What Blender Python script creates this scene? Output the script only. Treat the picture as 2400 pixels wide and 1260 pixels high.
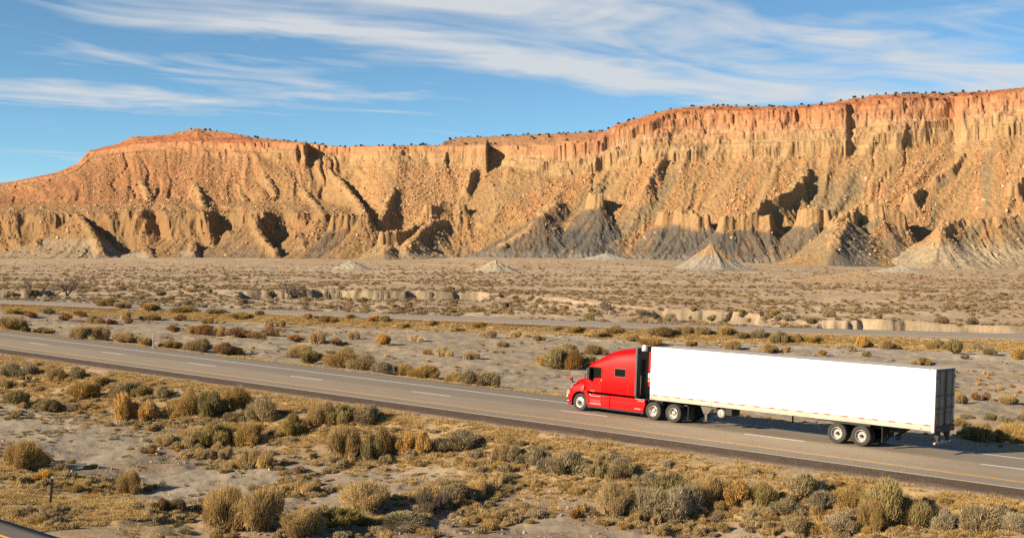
import bpy, math, random
import numpy as np
from mathutils import Matrix, Vector

# ------------------------------------------------------------------ camera, sky, sun, exposure
for o in list(bpy.data.objects):
    bpy.data.objects.remove(o)
SC = bpy.context.scene
COL = SC.collection

FPX, PITCH, ROLL, CAMH, CY = 2869.39, 0.01237, -0.0052, 9.1065, 630.0
cam_data = bpy.data.cameras.new('camera')
cam_data.sensor_width = 36.0
cam_data.lens = 36.0 * FPX / 2400.0
cam_data.clip_start = 0.5
cam_data.clip_end = 30000
cam = bpy.data.objects.new('camera', cam_data)
COL.objects.link(cam)
cam.matrix_world = (Matrix.Translation((0, 0, CAMH)) @ Matrix.Rotation(math.pi / 2 - PITCH, 4, 'X')
                    @ Matrix.Rotation(-ROLL, 4, 'Z'))
SC.camera = cam

SUN_EL = math.radians(23.3)
SHX, SHY = 0.899, 0.438                       # horizontal direction in which shadows fall
sun_data = bpy.data.lights.new('sun', 'SUN')
sun_data.energy = 5.0
sun_data.angle = math.radians(0.5)
sun_data.color = (1.0, 0.83, 0.60)
sun = bpy.data.objects.new('sun', sun_data)
COL.objects.link(sun)
sun.rotation_mode = 'QUATERNION'
sun.rotation_quaternion = Vector((-SHX * math.cos(SUN_EL), -SHY * math.cos(SUN_EL), math.sin(SUN_EL))).to_track_quat('Z', 'Y')
sun.location = (-300, -180, 160)

world = bpy.data.worlds.new('World')
SC.world = world
world.use_nodes = True
wn, wl = world.node_tree.nodes, world.node_tree.links
wn.clear()
w_out = wn.new('ShaderNodeOutputWorld')
w_sky = wn.new('ShaderNodeTexSky')
w_sky.sky_type = 'NISHITA'
w_sky.sun_disc = False
w_sky.sun_elevation = SUN_EL
w_sky.sun_rotation = math.atan2(-SHX, -SHY)     # compass angle of the sun, clockwise from +Y
w_sky.air_density = 0.8
w_sky.dust_density = 0.0
w_sky.ozone_density = 2.0
w_sky.altitude = 2500
w_bg = wn.new('ShaderNodeBackground')
w_bg.inputs["Strength"].default_value = 0.066
w_cl = wn.new('ShaderNodeBackground')
w_cl.inputs['Color'].default_value = (0.89, 0.92, 0.95, 1)
w_cl.inputs["Strength"].default_value = 0.36
w_mix = wn.new('ShaderNodeMixShader')


def wmath(op, a=None, b=None, c=None, clamp=False):
    n = wn.new('ShaderNodeMath')
    n.operation = op
    n.use_clamp = clamp
    for i, v in enumerate((a, b, c)):
        if v is None:
            continue
        if isinstance(v, (int, float)):
            n.inputs[i].default_value = v
        else:
            wl.new(v, n.inputs[i])
    return n.outputs[0]


# cirrus sheet: the view direction is carried to a flat layer overhead, the cloud streaks lie in that layer
w_tc = wn.new('ShaderNodeTexCoord')
w_sep = wn.new('ShaderNodeSeparateXYZ')
wl.new(w_tc.outputs['Generated'], w_sep.inputs[0])
dz = wmath('MAXIMUM', w_sep.outputs['Z'], 0.02)
cu = wmath('DIVIDE', w_sep.outputs['X'], dz)
cv = wmath('DIVIDE', w_sep.outputs['Y'], dz)
ct = wmath('ADD', wmath('MULTIPLY', cu, 0.75), wmath('MULTIPLY', cv, 0.66))    # along the streaks
cw = wmath('ADD', wmath('MULTIPLY', cu, -0.66), wmath('MULTIPLY', cv, 0.75))   # across the streaks


def wnoise(sx, sy, detail, rough, distort, off=0.0):
    cmb = wn.new('ShaderNodeCombineXYZ')
    wl.new(wmath('MULTIPLY_ADD', ct, sx, off), cmb.inputs[0])
    wl.new(wmath('MULTIPLY_ADD', cw, sy, off * 0.7), cmb.inputs[1])
    n = wn.new('ShaderNodeTexNoise')
    n.noise_dimensions = '2D'
    n.inputs['Scale'].default_value = 1.0
    n.inputs['Detail'].default_value = detail
    n.inputs['Roughness'].default_value = rough
    n.inputs['Distortion'].default_value = distort
    wl.new(cmb.outputs[0], n.inputs['Vector'])
    return n.outputs['Fac']


n_big = wnoise(0.33, 0.75, 4, 0.55, 0.3, 11.3)
n_str = wnoise(0.75, 1.4, 5, 0.52, 1.8, 4.1)
n_fine = wnoise(1.8, 3.6, 5, 0.62, 1.6, 9.3)
n_warp = wnoise(0.8, 0.8, 3, 0.55, 0.4, 2.2)
cww = wmath('ADD', cw, wmath('MULTIPLY_ADD', n_warp, 1.5, -0.75))


def wband(center, sharp, amp, t0=None, t1=None):
    g = wmath('MULTIPLY', wmath('SUBTRACT', cww, center), sharp)
    g = wmath('EXPONENT', wmath('MULTIPLY', wmath('MULTIPLY', g, g), -1.0))
    if t0 is not None:
        a = wmath('MULTIPLY', wmath('SUBTRACT', ct, t0), 1.0, clamp=True)
        b = wmath('MULTIPLY', wmath('SUBTRACT', t1, ct), 1.0, clamp=True)
        g = wmath('MULTIPLY', g, wmath('MULTIPLY', a, b))
    return wmath('MULTIPLY', g, amp)


bands = wmath('ADD', wband(3.35, 1.7, 0.92), wband(4.72, 3.0, 0.72, 1.6, 7.6))
bands = wmath('ADD', bands, wband(6.25, 2.6, 0.52, 1.6, 5.8))
bands = wmath('ADD', bands, wband(7.9, 1.8, 0.52, 1.2, 4.6))
bands = wmath('ADD', bands, wband(3.95, 2.0, 0.34))
body = wmath('MULTIPLY_ADD', n_big, 1.7, -1.0)
dens = wmath('ADD', wmath('ADD', bands, body), wmath('MULTIPLY_ADD', n_str, 1.15, -0.56))
dens = wmath('ADD', dens, wmath('MULTIPLY_ADD', n_fine, 0.16, -0.08))
dens = wmath('MULTIPLY', dens, 1.25, clamp=True)
fade = wmath('MULTIPLY', w_sep.outputs['Z'], 14.0, clamp=True)
dens = wmath('MULTIPLY', wmath('MULTIPLY', dens, fade), 0.9)
w_tint = wn.new('ShaderNodeMix')           # white balance of the clear blue
w_tint.data_type = 'RGBA'
w_tint.blend_type = 'MULTIPLY'
w_tint.inputs['Factor'].default_value = 1.0
w_tint.inputs['B'].default_value = (0.77, 1.0, 0.98, 1)
wl.new(w_sky.outputs['Color'], w_tint.inputs['A'])
wl.new(w_tint.outputs['Result'], w_bg.inputs['Color'])
wl.new(w_bg.outputs[0], w_mix.inputs[1])
wl.new(w_cl.outputs[0], w_mix.inputs[2])
wl.new(dens, w_mix.inputs['Fac'])
wl.new(w_mix.outputs[0], w_out.inputs['Surface'])

SC.view_settings.view_transform = 'Standard'
SC.view_settings.look = 'None'
SC.view_settings.exposure = 1.1
SC.view_settings.gamma = 1.0
SC.render.engine = 'CYCLES'
SC.cycles.use_adaptive_sampling = True
SC.cycles.adaptive_threshold = 0.02
SC.cycles.max_bounces = 6
SC.cycles.use_denoising = False

# ------------------------------------------------------------------ helpers: numbers and noise
RNG = np.random.default_rng(7)
random.seed(7)
_perm = RNG.permutation(4096)


def _hash(ix, iy, seed):
    return _perm[(_perm[(ix + seed * 131) & 4095] + iy) & 4095]


_ang = RNG.random(4096) * 2 * math.pi
_GX, _GY = np.cos(_ang), np.sin(_ang)


def perlin(x, y, seed=0):
    x = np.asarray(x, np.float64)
    y = np.asarray(y, np.float64)
    ix = np.floor(x).astype(np.int64)
    iy = np.floor(y).astype(np.int64)
    fx = x - ix
    fy = y - iy
    u = fx * fx * fx * (fx * (fx * 6 - 15) + 10)
    v = fy * fy * fy * (fy * (fy * 6 - 15) + 10)

    def g(dx, dy):
        h = _hash(ix + dx, iy + dy, seed)
        return _GX[h] * (fx - dx) + _GY[h] * (fy - dy)
    a = g(0, 0)
    b = g(1, 0)
    c = g(0, 1)
    d = g(1, 1)
    return 1.5 * (a + u * (b - a) + v * (c - a) + u * v * (a - b - c + d))


def fbm(x, y, octaves=4, seed=0, gain=0.5):
    s = 0.0
    a = 1.0
    for i in range(octaves):
        s = s + a * perlin(x * 2 ** i, y * 2 ** i, seed + i * 3)
        a *= gain
    return s


def ridged(x, y, octaves=3, seed=0, gain=0.5):
    s = 0.0
    a = 1.0
    for i in range(octaves):
        s = s + a * (1 - 2 * np.abs(perlin(x * 2 ** i, y * 2 ** i, seed + i * 5)))
        a *= gain
    return s


def cellv(x, y, seed=0):
    """random value per cell of a jittered brick-like lattice"""
    iy = np.floor(y).astype(np.int64)
    xs = x + 0.37 * iy + 0.25 * np.sin(iy * 2.1)
    ix = np.floor(xs).astype(np.int64)
    return (_hash(ix & 4095, iy & 4095, seed) & 1023) / 1023.0 - 0.5


def sstep(x, a, b):
    t = np.clip((np.asarray(x, float) - a) / (b - a), 0, 1)
    return t * t * (3 - 2 * t)


def mixc(a, b, w):
    return a + (b - a) * w[..., None]


# ------------------------------------------------------------------ helpers: pixels of the measured photograph to places
_cp, _sp = math.cos(PITCH), math.sin(PITCH)
_cr, _sr = math.cos(ROLL), math.sin(ROLL)


def ray(px, py):
    x = (np.asarray(px, float) - 1200) / FPX
    y = -(np.asarray(py, float) - CY) / FPX
    r = x * _cr + y * _sr
    up = -x * _sr + y * _cr
    return np.stack([r, _cp + up * _sp, -_sp + up * _cp], -1)


def at_z(px, py, z=0.0):
    v = ray(px, py)
    t = (z - CAMH) / v[..., 2]
    return np.stack([v[..., 0] * t, v[..., 1] * t], -1)


def hor(px):
    return 594.5 + 0.0052 * (np.asarray(px, float) - 1200)


# ------------------------------------------------------------------ helpers: objects
def link(o, parent=None):
    COL.objects.link(o)
    if parent is not None:
        o.parent = parent
    return o


def tag(o, label=None, cat=None, group=None, kind=None):
    if label:
        o['label'] = label
    if cat:
        o['category'] = cat
    if group:
        o['group'] = group
    if kind:
        o['kind'] = kind
    return o


def empty(name, loc=(0, 0, 0), rz=0.0):
    o = bpy.data.objects.new(name, None)
    o.location = loc
    o.rotation_euler = (0, 0, rz)
    o.empty_display_size = 0.3
    return link(o)


def mesh_np(name, verts, faces, cols=None, smooth=False, n=4):
    """mesh from arrays; faces is (k, n); cols is per vertex"""
    me = bpy.data.meshes.new(name)
    verts = np.asarray(verts, np.float32)
    faces = np.asarray(faces, np.int32)
    me.vertices.add(len(verts))
    me.vertices.foreach_set('co', verts.ravel())
    me.loops.add(faces.size)
    me.loops.foreach_set('vertex_index', faces.ravel())
    me.polygons.add(len(faces))
    me.polygons.foreach_set('loop_start', np.arange(0, faces.size, faces.shape[1], dtype=np.int32))
    me.polygons.foreach_set('loop_total', np.full(len(faces), faces.shape[1], np.int32))
    if smooth:
        me.polygons.foreach_set('use_smooth', np.ones(len(faces), bool))
    me.update(calc_edges=True)
    if cols is not None:
        a = me.color_attributes.new('Col', 'FLOAT_COLOR', 'POINT')
        c = np.ones((len(verts), 4), np.float32)
        c[:, :3] = cols
        a.data.foreach_set('color', c.ravel())
    return me


def obj_mesh(name, me, mat=None, parent=None):
    if mat is not None:
        me.materials.append(mat)
    return link(bpy.data.objects.new(name, me), parent)


def grid_faces(nr, nc):
    i = np.arange(nr - 1)[:, None] * nc + np.arange(nc - 1)[None, :]
    return np.stack([i, i + 1, i + nc + 1, i + nc], -1).reshape(-1, 4)


class MB:
    """collects boxes, prisms, tubes and turned shapes, links them as one mesh object"""

    def __init__(self):
        self.v = []
        self.f = []
        self.s = []

    def add(self, verts, faces, smooth=False):
        b = len(self.v)
        self.v += [tuple(map(float, p)) for p in verts]
        for f in faces:
            self.f.append([b + i for i in f])
            self.s.append(smooth)
        return self

    def box(self, x0, x1, y0, y1, z0, z1):
        p = [(x, y, z) for z in (z0, z1) for y in (y0, y1) for x in (x0, x1)]
        return self.add(p, [(0, 2, 3, 1), (4, 5, 7, 6), (0, 1, 5, 4), (2, 6, 7, 3), (0, 4, 6, 2), (1, 3, 7, 5)])

    def prism(self, pts, y0, y1):
        """outline in x,z extruded along y"""
        n = len(pts)
        p = [(x, y0, z) for x, z in pts] + [(x, y1, z) for x, z in pts]
        f = [tuple(range(n)), tuple(range(2 * n - 1, n - 1, -1))]
        f += [(i, n + i, n + (i + 1) % n, (i + 1) % n) for i in range(n)]
        return self.add(p, f)

    def tube(self, pts, r, seg=8, cap=True):
        pts = [Vector(p) for p in pts]
        rs = r if isinstance(r, (list, tuple)) else [r] * len(pts)
        V = []
        up = Vector((0.13, 0.21, 0.97))
        for i, p in enumerate(pts):
            t = (pts[min(i + 1, len(pts) - 1)] - pts[max(i - 1, 0)]).normalized()
            a = t.cross(up)
            if a.length < 0.1:
                a = t.cross(Vector((1, 0, 0)))
            a.normalize()
            b = t.cross(a)
            for k in range(seg):
                th = 2 * math.pi * k / seg
                V.append(p + (a * math.cos(th) + b * math.sin(th)) * rs[i])
        F = []
        for i in range(len(pts) - 1):
            for k in range(seg):
                F.append((i * seg + k, i * seg + (k + 1) % seg, (i + 1) * seg + (k + 1) % seg, (i + 1) * seg + k))
        self.add(V, F, True)
        if cap:
            b = len(self.v) - len(V)
            self.f.append([b + k for k in range(seg)][::-1])
            self.s.append(False)
            self.f.append([b + (len(pts) - 1) * seg + k for k in range(seg)])
            self.s.append(False)
        return self

    def lathe(self, prof, seg=32, c=(0, 0, 0), axis='y', smooth=True):
        """prof: list of (radius, offset along the axis)"""
        V = []
        for r, a in prof:
            for k in range(seg):
                th = 2 * math.pi * k / seg
                p, q = r * math.cos(th), r * math.sin(th)
                if axis == 'y':
                    V.append((c[0] + p, c[1] + a, c[2] + q))
                elif axis == 'x':
                    V.append((c[0] + a, c[1] + p, c[2] + q))
                else:
                    V.append((c[0] + p, c[1] + q, c[2] + a))
        F = []
        for i in range(len(prof) - 1):
            for k in range(seg):
                F.append((i * seg + k, i * seg + (k + 1) % seg, (i + 1) * seg + (k + 1) % seg, (i + 1) * seg + k))
        return self.add(V, F, smooth)

    def loft(self, secs, smooth=True, closed=False, cap=True):
        n = len(secs[0])
        V = [p for s in secs for p in s]
        F = []
        m = n if closed else n - 1
        for i in range(len(secs) - 1):
            for k in range(m):
                F.append((i * n + k, i * n + (k + 1) % n, (i + 1) * n + (k + 1) % n, (i + 1) * n + k))
        self.add(V, F, smooth)
        if cap:
            b = len(self.v) - len(V)
            self.f.append([b + k for k in range(n)][::-1])
            self.s.append(False)
            self.f.append([b + (len(secs) - 1) * n + k for k in range(n)])
            self.s.append(False)
        return self

    def build(self, name, mat, parent=None, bevel=0.0, seg=2):
        me = bpy.data.meshes.new(name)
        me.from_pydata(self.v, [], self.f)
        me.polygons.foreach_set('use_smooth', np.array(self.s, bool))
        me.update()
        import bmesh
        bm = bmesh.new()
        bm.from_mesh(me)
        bmesh.ops.recalc_face_normals(bm, faces=bm.faces)
        bm.to_mesh(me)
        bm.free()
        o = obj_mesh(name, me, mat, parent)
        if bevel:
            b = o.modifiers.new('edge', 'BEVEL')
            b.width = bevel
            b.segments = seg
            b.limit_method = 'ANGLE'
            b.angle_limit = math.radians(40)
            b.harden_normals = False
        return o


# ------------------------------------------------------------------ materials
def nodes_of(name):
    m = bpy.data.materials.new(name)
    m.use_nodes = True
    nt = m.node_tree
    b = nt.nodes['Principled BSDF']
    return m, nt, b


def plain(name, col, rough=0.5, metal=0.0, spec=0.5, noise=0.0, nscale=3.0, coat=0.0, bump=0.0, bscale=40.0):
    m, nt, b = nodes_of(name)
    b.inputs['Base Color'].default_value = (*col, 1)
    b.inputs['Roughness'].default_value = rough
    b.inputs['Metallic'].default_value = metal
    b.inputs['Specular IOR Level'].default_value = spec
    b.inputs['Coat Weight'].default_value = coat
    b.inputs['Coat Roughness'].default_value = 0.08
    tc = nt.nodes.new('ShaderNodeTexCoord')
    if noise:
        n = nt.nodes.new('ShaderNodeTexNoise')
        n.inputs['Scale'].default_value = nscale
        n.inputs['Detail'].default_value = 5
        nt.links.new(tc.outputs['Object'], n.inputs['Vector'])
        r = nt.nodes.new('ShaderNodeMapRange')
        r.inputs['From Min'].default_value = 0.3
        r.inputs['From Max'].default_value = 0.7
        r.inputs['To Min'].default_value = 1 - noise
        r.inputs['To Max'].default_value = 1 + noise
        nt.links.new(n.outputs['Fac'], r.inputs['Value'])
        mx = nt.nodes.new('ShaderNodeMix')
        mx.data_type = 'RGBA'
        mx.blend_type = 'MULTIPLY'
        mx.inputs['Factor'].default_value = 1
        mx.inputs['A'].default_value = (*col, 1)
        nt.links.new(r.outputs[0], mx.inputs['B'])
        nt.links.new(mx.outputs['Result'], b.inputs['Base Color'])
    if bump:
        n = nt.nodes.new('ShaderNodeTexNoise')
        n.inputs['Scale'].default_value = bscale
        n.inputs['Detail'].default_value = 3
        nt.links.new(tc.outputs['Object'], n.inputs['Vector'])
        bp = nt.nodes.new('ShaderNodeBump')
        bp.inputs['Strength'].default_value = bump
        bp.inputs['Distance'].default_value = 0.02
        nt.links.new(n.outputs['Fac'], bp.inputs['Height'])
        nt.links.new(bp.outputs[0], b.inputs['Normal'])
    return m


def vcol(name, rough=0.9, spec=0.2, rnd=0.0, layers=(), bumps=(), translucent=0.0):
    """vertex colour times fine noise layers (scale, amount, detail) plus bump layers (scale, distance, detail)"""
    m, nt, b = nodes_of(name)
    b.inputs['Roughness'].default_value = rough
    b.inputs['Specular IOR Level'].default_value = spec
    at = nt.nodes.new('ShaderNodeAttribute')
    at.attribute_name = 'Col'
    cur = at.outputs['Color']
    tc = nt.nodes.new('ShaderNodeTexCoord')
    for sc, amt, det in layers:
        n = nt.nodes.new('ShaderNodeTexNoise')
        n.inputs['Scale'].default_value = sc
        n.inputs['Detail'].default_value = det
        n.inputs['Roughness'].default_value = 0.6
        nt.links.new(tc.outputs['Object'], n.inputs['Vector'])
        r = nt.nodes.new('ShaderNodeMapRange')
        r.inputs['From Min'].default_value = 0.28
        r.inputs['From Max'].default_value = 0.72
        r.inputs['To Min'].default_value = 1 - amt
        r.inputs['To Max'].default_value = 1 + amt
        nt.links.new(n.outputs['Fac'], r.inputs['Value'])
        mx = nt.nodes.new('ShaderNodeMix')
        mx.data_type = 'RGBA'
        mx.blend_type = 'MULTIPLY'
        mx.inputs['Factor'].default_value = 1
        nt.links.new(cur, mx.inputs['A'])
        nt.links.new(r.outputs[0], mx.inputs['B'])
        cur = mx.outputs['Result']
    if rnd:
        oi = nt.nodes.new('ShaderNodeObjectInfo')
        hs = nt.nodes.new('ShaderNodeHueSaturation')
        r = nt.nodes.new('ShaderNodeMapRange')
        r.inputs['To Min'].default_value = 1 - rnd
        r.inputs['To Max'].default_value = 1 + rnd
        nt.links.new(oi.outputs['Random'], r.inputs['Value'])
        nt.links.new(r.outputs[0], hs.inputs['Value'])
        mm = nt.nodes.new('ShaderNodeMath')
        mm.operation = 'MULTIPLY'
        mm.inputs[1].default_value = 7.31
        fr = nt.nodes.new('ShaderNodeMath')
        fr.operation = 'FRACT'
        nt.links.new(oi.outputs['Random'], mm.inputs[0])
        nt.links.new(mm.outputs[0], fr.inputs[0])
        r2 = nt.nodes.new('ShaderNodeMapRange')
        r2.inputs['To Min'].default_value = 1 - rnd * 0.8
        r2.inputs['To Max'].default_value = 1 + rnd * 0.6
        nt.links.new(fr.outputs[0], r2.inputs['Value'])
        nt.links.new(r2.outputs[0], hs.inputs['Saturation'])
        nt.links.new(cur, hs.inputs['Color'])
        cur = hs.outputs['Color']
    nt.links.new(cur, b.inputs['Base Color'])
    prev = None
    for sc, dist, det in bumps:
        n = nt.nodes.new('ShaderNodeTexNoise')
        n.inputs['Scale'].default_value = sc
        n.inputs['Detail'].default_value = det
        n.inputs['Roughness'].default_value = 0.65
        nt.links.new(tc.outputs['Object'], n.inputs['Vector'])
        bp = nt.nodes.new('ShaderNodeBump')
        bp.inputs['Strength'].default_value = 1.0
        bp.inputs['Distance'].default_value = dist
        nt.links.new(n.outputs['Fac'], bp.inputs['Height'])
        if prev is not None:
            nt.links.new(prev, bp.inputs['Normal'])
        prev = bp.outputs[0]
    if prev is not None:
        nt.links.new(prev, b.inputs['Normal'])
    if translucent:
        tr = nt.nodes.new('ShaderNodeBsdfTranslucent')
        nt.links.new(cur, tr.inputs['Color'])
        ms = nt.nodes.new('ShaderNodeMixShader')
        ms.inputs[0].default_value = translucent
        out = nt.nodes['Material Output']
        nt.links.new(b.outputs[0], ms.inputs[1])
        nt.links.new(tr.outputs[0], ms.inputs[2])
        nt.links.new(ms.outputs[0], out.inputs['Surface'])
    return m
# ------------------------------------------------------------------ the lie of the land
RX0, RY0, RH, RG, RC = -0.303, 74.4877, -0.8735, 0.0149, -0.0354
D0, D1 = math.sin(RH), math.cos(RH)          # along the near highway (away, to the left)
N0, N1 = math.cos(RH), -math.sin(RH)         # to its right (far side)
TR_S, TR_L = -26.021, 0.78                   # tail of the trailer, its near side


def road_sl(X, Y):
    dx = X - RX0
    dy = Y - RY0
    return dx * D0 + dy * D1, dx * N0 + dy * N1


def road_xy(s, l):
    return RX0 + s * D0 + l * N0, RY0 + s * D1 + l * N1


def zr(s):
    return RG * (np.clip(s, -90, 120) + 6 * np.tanh((s - np.clip(s, -90, 120)) / 40))


def interp_px(px, pts):
    p = np.array(pts, float)
    return np.interp(px, p[:, 0], p[:, 1])


# second carriageway and the wash behind it
fr_far = at_z(np.array([-500, 0, 400, 1000, 1500, 1930, 2400, 2900]), np.array([684, 701, 717, 737.5, 756.5, 769, 782, 795]), 0.0)
FRX, FRY = fr_far[:, 0], fr_far[:, 1]
FR_W = 10.2                                  # paved width


def fr_y(X):
    """far edge of the second carriageway, straight on beyond the measured run"""
    y = np.interp(X, FRX, FRY)
    y = np.where(X < FRX[0], FRY[0] + (X - FRX[0]) * (FRY[1] - FRY[0]) / (FRX[1] - FRX[0]), y)
    return np.where(X > FRX[-1], FRY[-1] + (X - FRX[-1]) * (FRY[-1] - FRY[-2]) / (FRX[-1] - FRX[-2]), y)


_bkpx = np.array([-500, 0, 100, 580, 720, 920, 1120, 1250, 1400, 1540, 1650, 1760, 1850, 1930, 2050, 2150, 2300, 2400, 2900])
_bkpy = np.array([676, 681, 682, 682, 683, 684.5, 686, 694, 708, 722, 728, 735, 745, 750, 752, 754, 763, 769, 796])
bk = at_z(_bkpx, _bkpy, 0.0)


def bank_y(X):
    y = np.interp(X, bk[:, 0], bk[:, 1])
    y = np.where(X < bk[0, 0], bk[0, 1] + (bk[0, 0] - X) * 0.5, y)
    return np.where(X > bk[-1, 0], bk[-1, 1] - (X - bk[-1, 0]) * 0.3, y)


TOE_PY = [(-500, 606), (0, 606), (300, 603), (600, 603), (850, 606), (1000, 605), (1130, 601), (1300, 603), (1500, 606),
          (1800, 615), (2050, 623), (2400, 631), (2900, 636)]


def PX(X, Y):
    return 1200 + FPX * X / Y


def toe_depth(px):
    return np.interp(px, [-600, 0, 1200, 2400, 3000], [1200, 1150, 1040, 900, 860])


def toe_z(px):
    return CAMH - (interp_px(px, TOE_PY) - hor(px)) / FPX * toe_depth(px)


GULLY = np.array([(-5.6, 51.2), (-4.3, 51.5), (-3.4, 51.7), (-2.6, 51.9)])


def seg_dist(X, Y, P):
    best = np.full(np.shape(X), 1e9)
    for (ax, ay), (bx, by) in zip(P[:-1], P[1:]):
        ux, uy = bx - ax, by - ay
        t = np.clip(((X - ax) * ux + (Y - ay) * uy) / (ux * ux + uy * uy), 0, 1)
        best = np.minimum(best, np.hypot(X - ax - t * ux, Y - ay - t * uy))
    return best


NEAR_L = [-400, -60, -46, -43, -36, -33.2, -30.5, -27, -22, -15, -11.5, -7.7, -5.8, 6.8, 7.6, 9, 14, 30, 60]
NEAR_Z = [-1.2, -1.2, -1.1, -1.12, -1.12, -1.12, -1.25, -1.55, -1.8, -1.55, -0.85, 0.03, 0.13, -0.32, -0.38, -0.6, -1.15, -1.2, -1.2]


def ground_z(X, Y):
    X = np.asarray(X, float)
    Y = np.asarray(Y, float)
    s, l = road_sl(X, Y)
    px = PX(X, np.maximum(Y, 20))
    off = np.interp(l, NEAR_L, NEAR_Z)
    z_near = zr(s) + off
    # far side of the median and the plain
    yb = bank_y(X) + 2.2 * perlin(X / 9, X * 0 + 3.3, 5) + 1.3 * perlin(X / 2.7, Y * 0 + 1.1, 6) + 0.7 * perlin(X / 1.1, Y * 0 + 1.1, 7) + 0.5 * cellv(X / 2.3, Y * 0 + 2.0, 11) + 1.0 * np.abs(perlin(X / 3.6, X * 0 + 8.1, 12)) + 4 * perlin(X / 35, X * 0, 8)
    db = (Y - yb) * 0.9
    yt = toe_depth(px)
    zt = toe_z(px)
    t = np.clip((Y - 240) / (yt - 240), 0, 1)
    plain_z = np.where(db > 0, 0, 0) + zt * (0.35 * t + 0.65 * t * t)
    dfr = (Y - fr_y(X)) * 0.87                # beyond the far edge of the second carriageway
    steep = np.interp(px, [-200, 0, 100, 150, 560, 580, 1120, 1150, 1530, 1545, 1760, 1780, 1920, 1935, 2400, 2900],
                      [1, 1, 1, 0.12, 0.12, 1, 1, 0.15, 0.2, 0.55, 0.55, 0.2, 0.3, 1, 0.9, 0.9])
    floor = (-1.25 - 0.85 * sstep(db, -16, -2)) * (1 - 0.75 * (1 - sstep(steep, 0.2, 0.5)) * sstep(db, -22, -4))
    wall = sstep(db, -0.5 / np.maximum(steep, 0.1), 0.6 / np.maximum(steep, 0.08))
    far = np.where(dfr > 0, floor + (plain_z - floor) * wall, -1.0)
    far = far + 0.0
    w = sstep(l, 28, 50)
    z = z_near * (1 - w) + far * w
    # roadbed of the second carriageway
    hump = -0.07 - 0.28 * np.maximum(0, np.maximum(dfr - 0.6, -(dfr + FR_W + 0.6)))
    z = np.where(l > 35, np.maximum(z, np.maximum(hump, -3)), z)
    # relief away from the pavement
    open_ = np.where((l > -8.5) & (l < 8.5), np.minimum(1, np.maximum(0, np.maximum(l - 7.2, -7.9 - l))), 1.0)
    onfar = np.clip(np.maximum(dfr - 0.8, -(dfr + FR_W + 0.8)) / 2, 0, 1)
    onfr = np.clip(np.maximum(l + 32.0, -46 - l) / 1.5, 0, 1)
    m = open_ * onfar * onfr
    n = 0.22 * fbm(X / 7.0, Y / 7.0, 3, 21) + 0.05 * fbm(X / 1.1, Y / 1.1, 3, 31)
    n = n - 0.16 * np.clip(ridged(X / 5.5 + 0.3 * perlin(X / 2, Y / 2, 3), Y / 5.5, 2, 41) - 0.75, 0, 1)
    big = 0.7 * fbm(X / 60.0, Y / 60.0, 2, 51) * sstep(Y, 230, 420) * (1 - sstep(Y / yt, 0.8, 1.0))
    z = z + m * (n * np.where(Y > 230, 1.3, 1.0) + big)
    # small eroded gully in the foreground wash
    dg = seg_dist(X, Y, GULLY) + 0.35 * perlin(X / 0.8, Y / 0.8, 61)
    z = z - m * 0.75 * (1 - sstep(dg, 0.15, 0.8))
    return z


def on_ground(px, py, z_start=-1.2):
    """places on the ground seen at the measured pixels: march along each ray"""
    v = ray(np.asarray(px, float), np.asarray(py, float))
    t = np.full(len(v), 38.0)
    lo = t.copy()
    done = np.zeros(len(v), bool)
    for i in range(420):
        P = v * t[:, None]
        h = CAMH + P[:, 2] - ground_z(P[:, 0], P[:, 1])
        hit = (h <= 0) & ~done
        done |= hit
        lo = np.where(done, lo, t)
        t = np.where(done, t, t * 1.008 + 0.0)
    hi = t.copy()
    for i in range(16):
        mid = 0.5 * (lo + hi)
        P = v * mid[:, None]
        h = CAMH + P[:, 2] - ground_z(P[:, 0], P[:, 1])
        hi = np.where(h <= 0, mid, hi)
        lo = np.where(h <= 0, lo, mid)
    P = v * hi[:, None]
    return np.stack([P[:, 0], P[:, 1], ground_z(P[:, 0], P[:, 1])], 1)


# ------------------------------------------------------------------ ground sheet
tx = np.concatenate([[-6, -3.5, -2.2, -1.6], np.linspace(-1.2, -0.5, 40)[:-1], np.linspace(-0.5, 0.5, 700), np.linspace(0.5, 1.2, 40)[1:], [1.6, 2.2, 3.5, 6]])
yy = np.concatenate([[8, 16, 24, 30, 34], np.geomspace(37, 420, 560), np.geomspace(422, 1260, 120), [1400, 1800, 3000, 6000, 14000]])
TY, TX = np.meshgrid(yy, tx, indexing='ij')
GX_, GY_ = TX * TY, TY
GZ_ = ground_z(GX_, GY_)
GZ_ = np.where(TY > 1500, np.minimum(GZ_, 3.0), GZ_)
s_, l_ = road_sl(GX_, GY_)
px_ = PX(GX_, GY_)
yt_ = toe_depth(px_)
dfr_ = (GY_ - fr_y(GX_)) * 0.87
dbk_ = (GY_ - bank_y(GX_)) * 0.9
CLAY = np.array((0.345, 0.275, 0.195))
GREYC = np.array((0.305, 0.260, 0.205))
GRAVB = np.array((0.215, 0.155, 0.110))
STRAW = np.array((0.36, 0.255, 0.135))
TAN = np.array((0.362, 0.264, 0.168))
PALE = np.array((0.52, 0.41, 0.275))
c = np.zeros(GX_.shape + (3,)) + GREYC
nA = fbm(GX_ / 9, GY_ / 9, 4, 71)
nB = fbm(GX_ / 2.2, GY_ / 2.2, 3, 81)
c = mixc(c, CLAY[None, None], sstep(nA, -0.1, 0.5))
grav = sstep(nA * 0.8 + fbm(GX_ / 14, GY_ / 14, 2, 91) + 0.25 * sstep(l_, -22, -14), -0.05, 0.35) * (l_ < -6)
c = mixc(c, GRAVB[None, None], grav * (0.45 + 0.35 * sstep(nB, -0.4, 0.4)))
straw = sstep(-l_, 7.5, 8.2) * (1 - sstep(-l_, 11.5, 15.5)) + sstep(l_, 6.6, 7.2) * (1 - sstep(l_, 8.4, 9.6))
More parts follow.
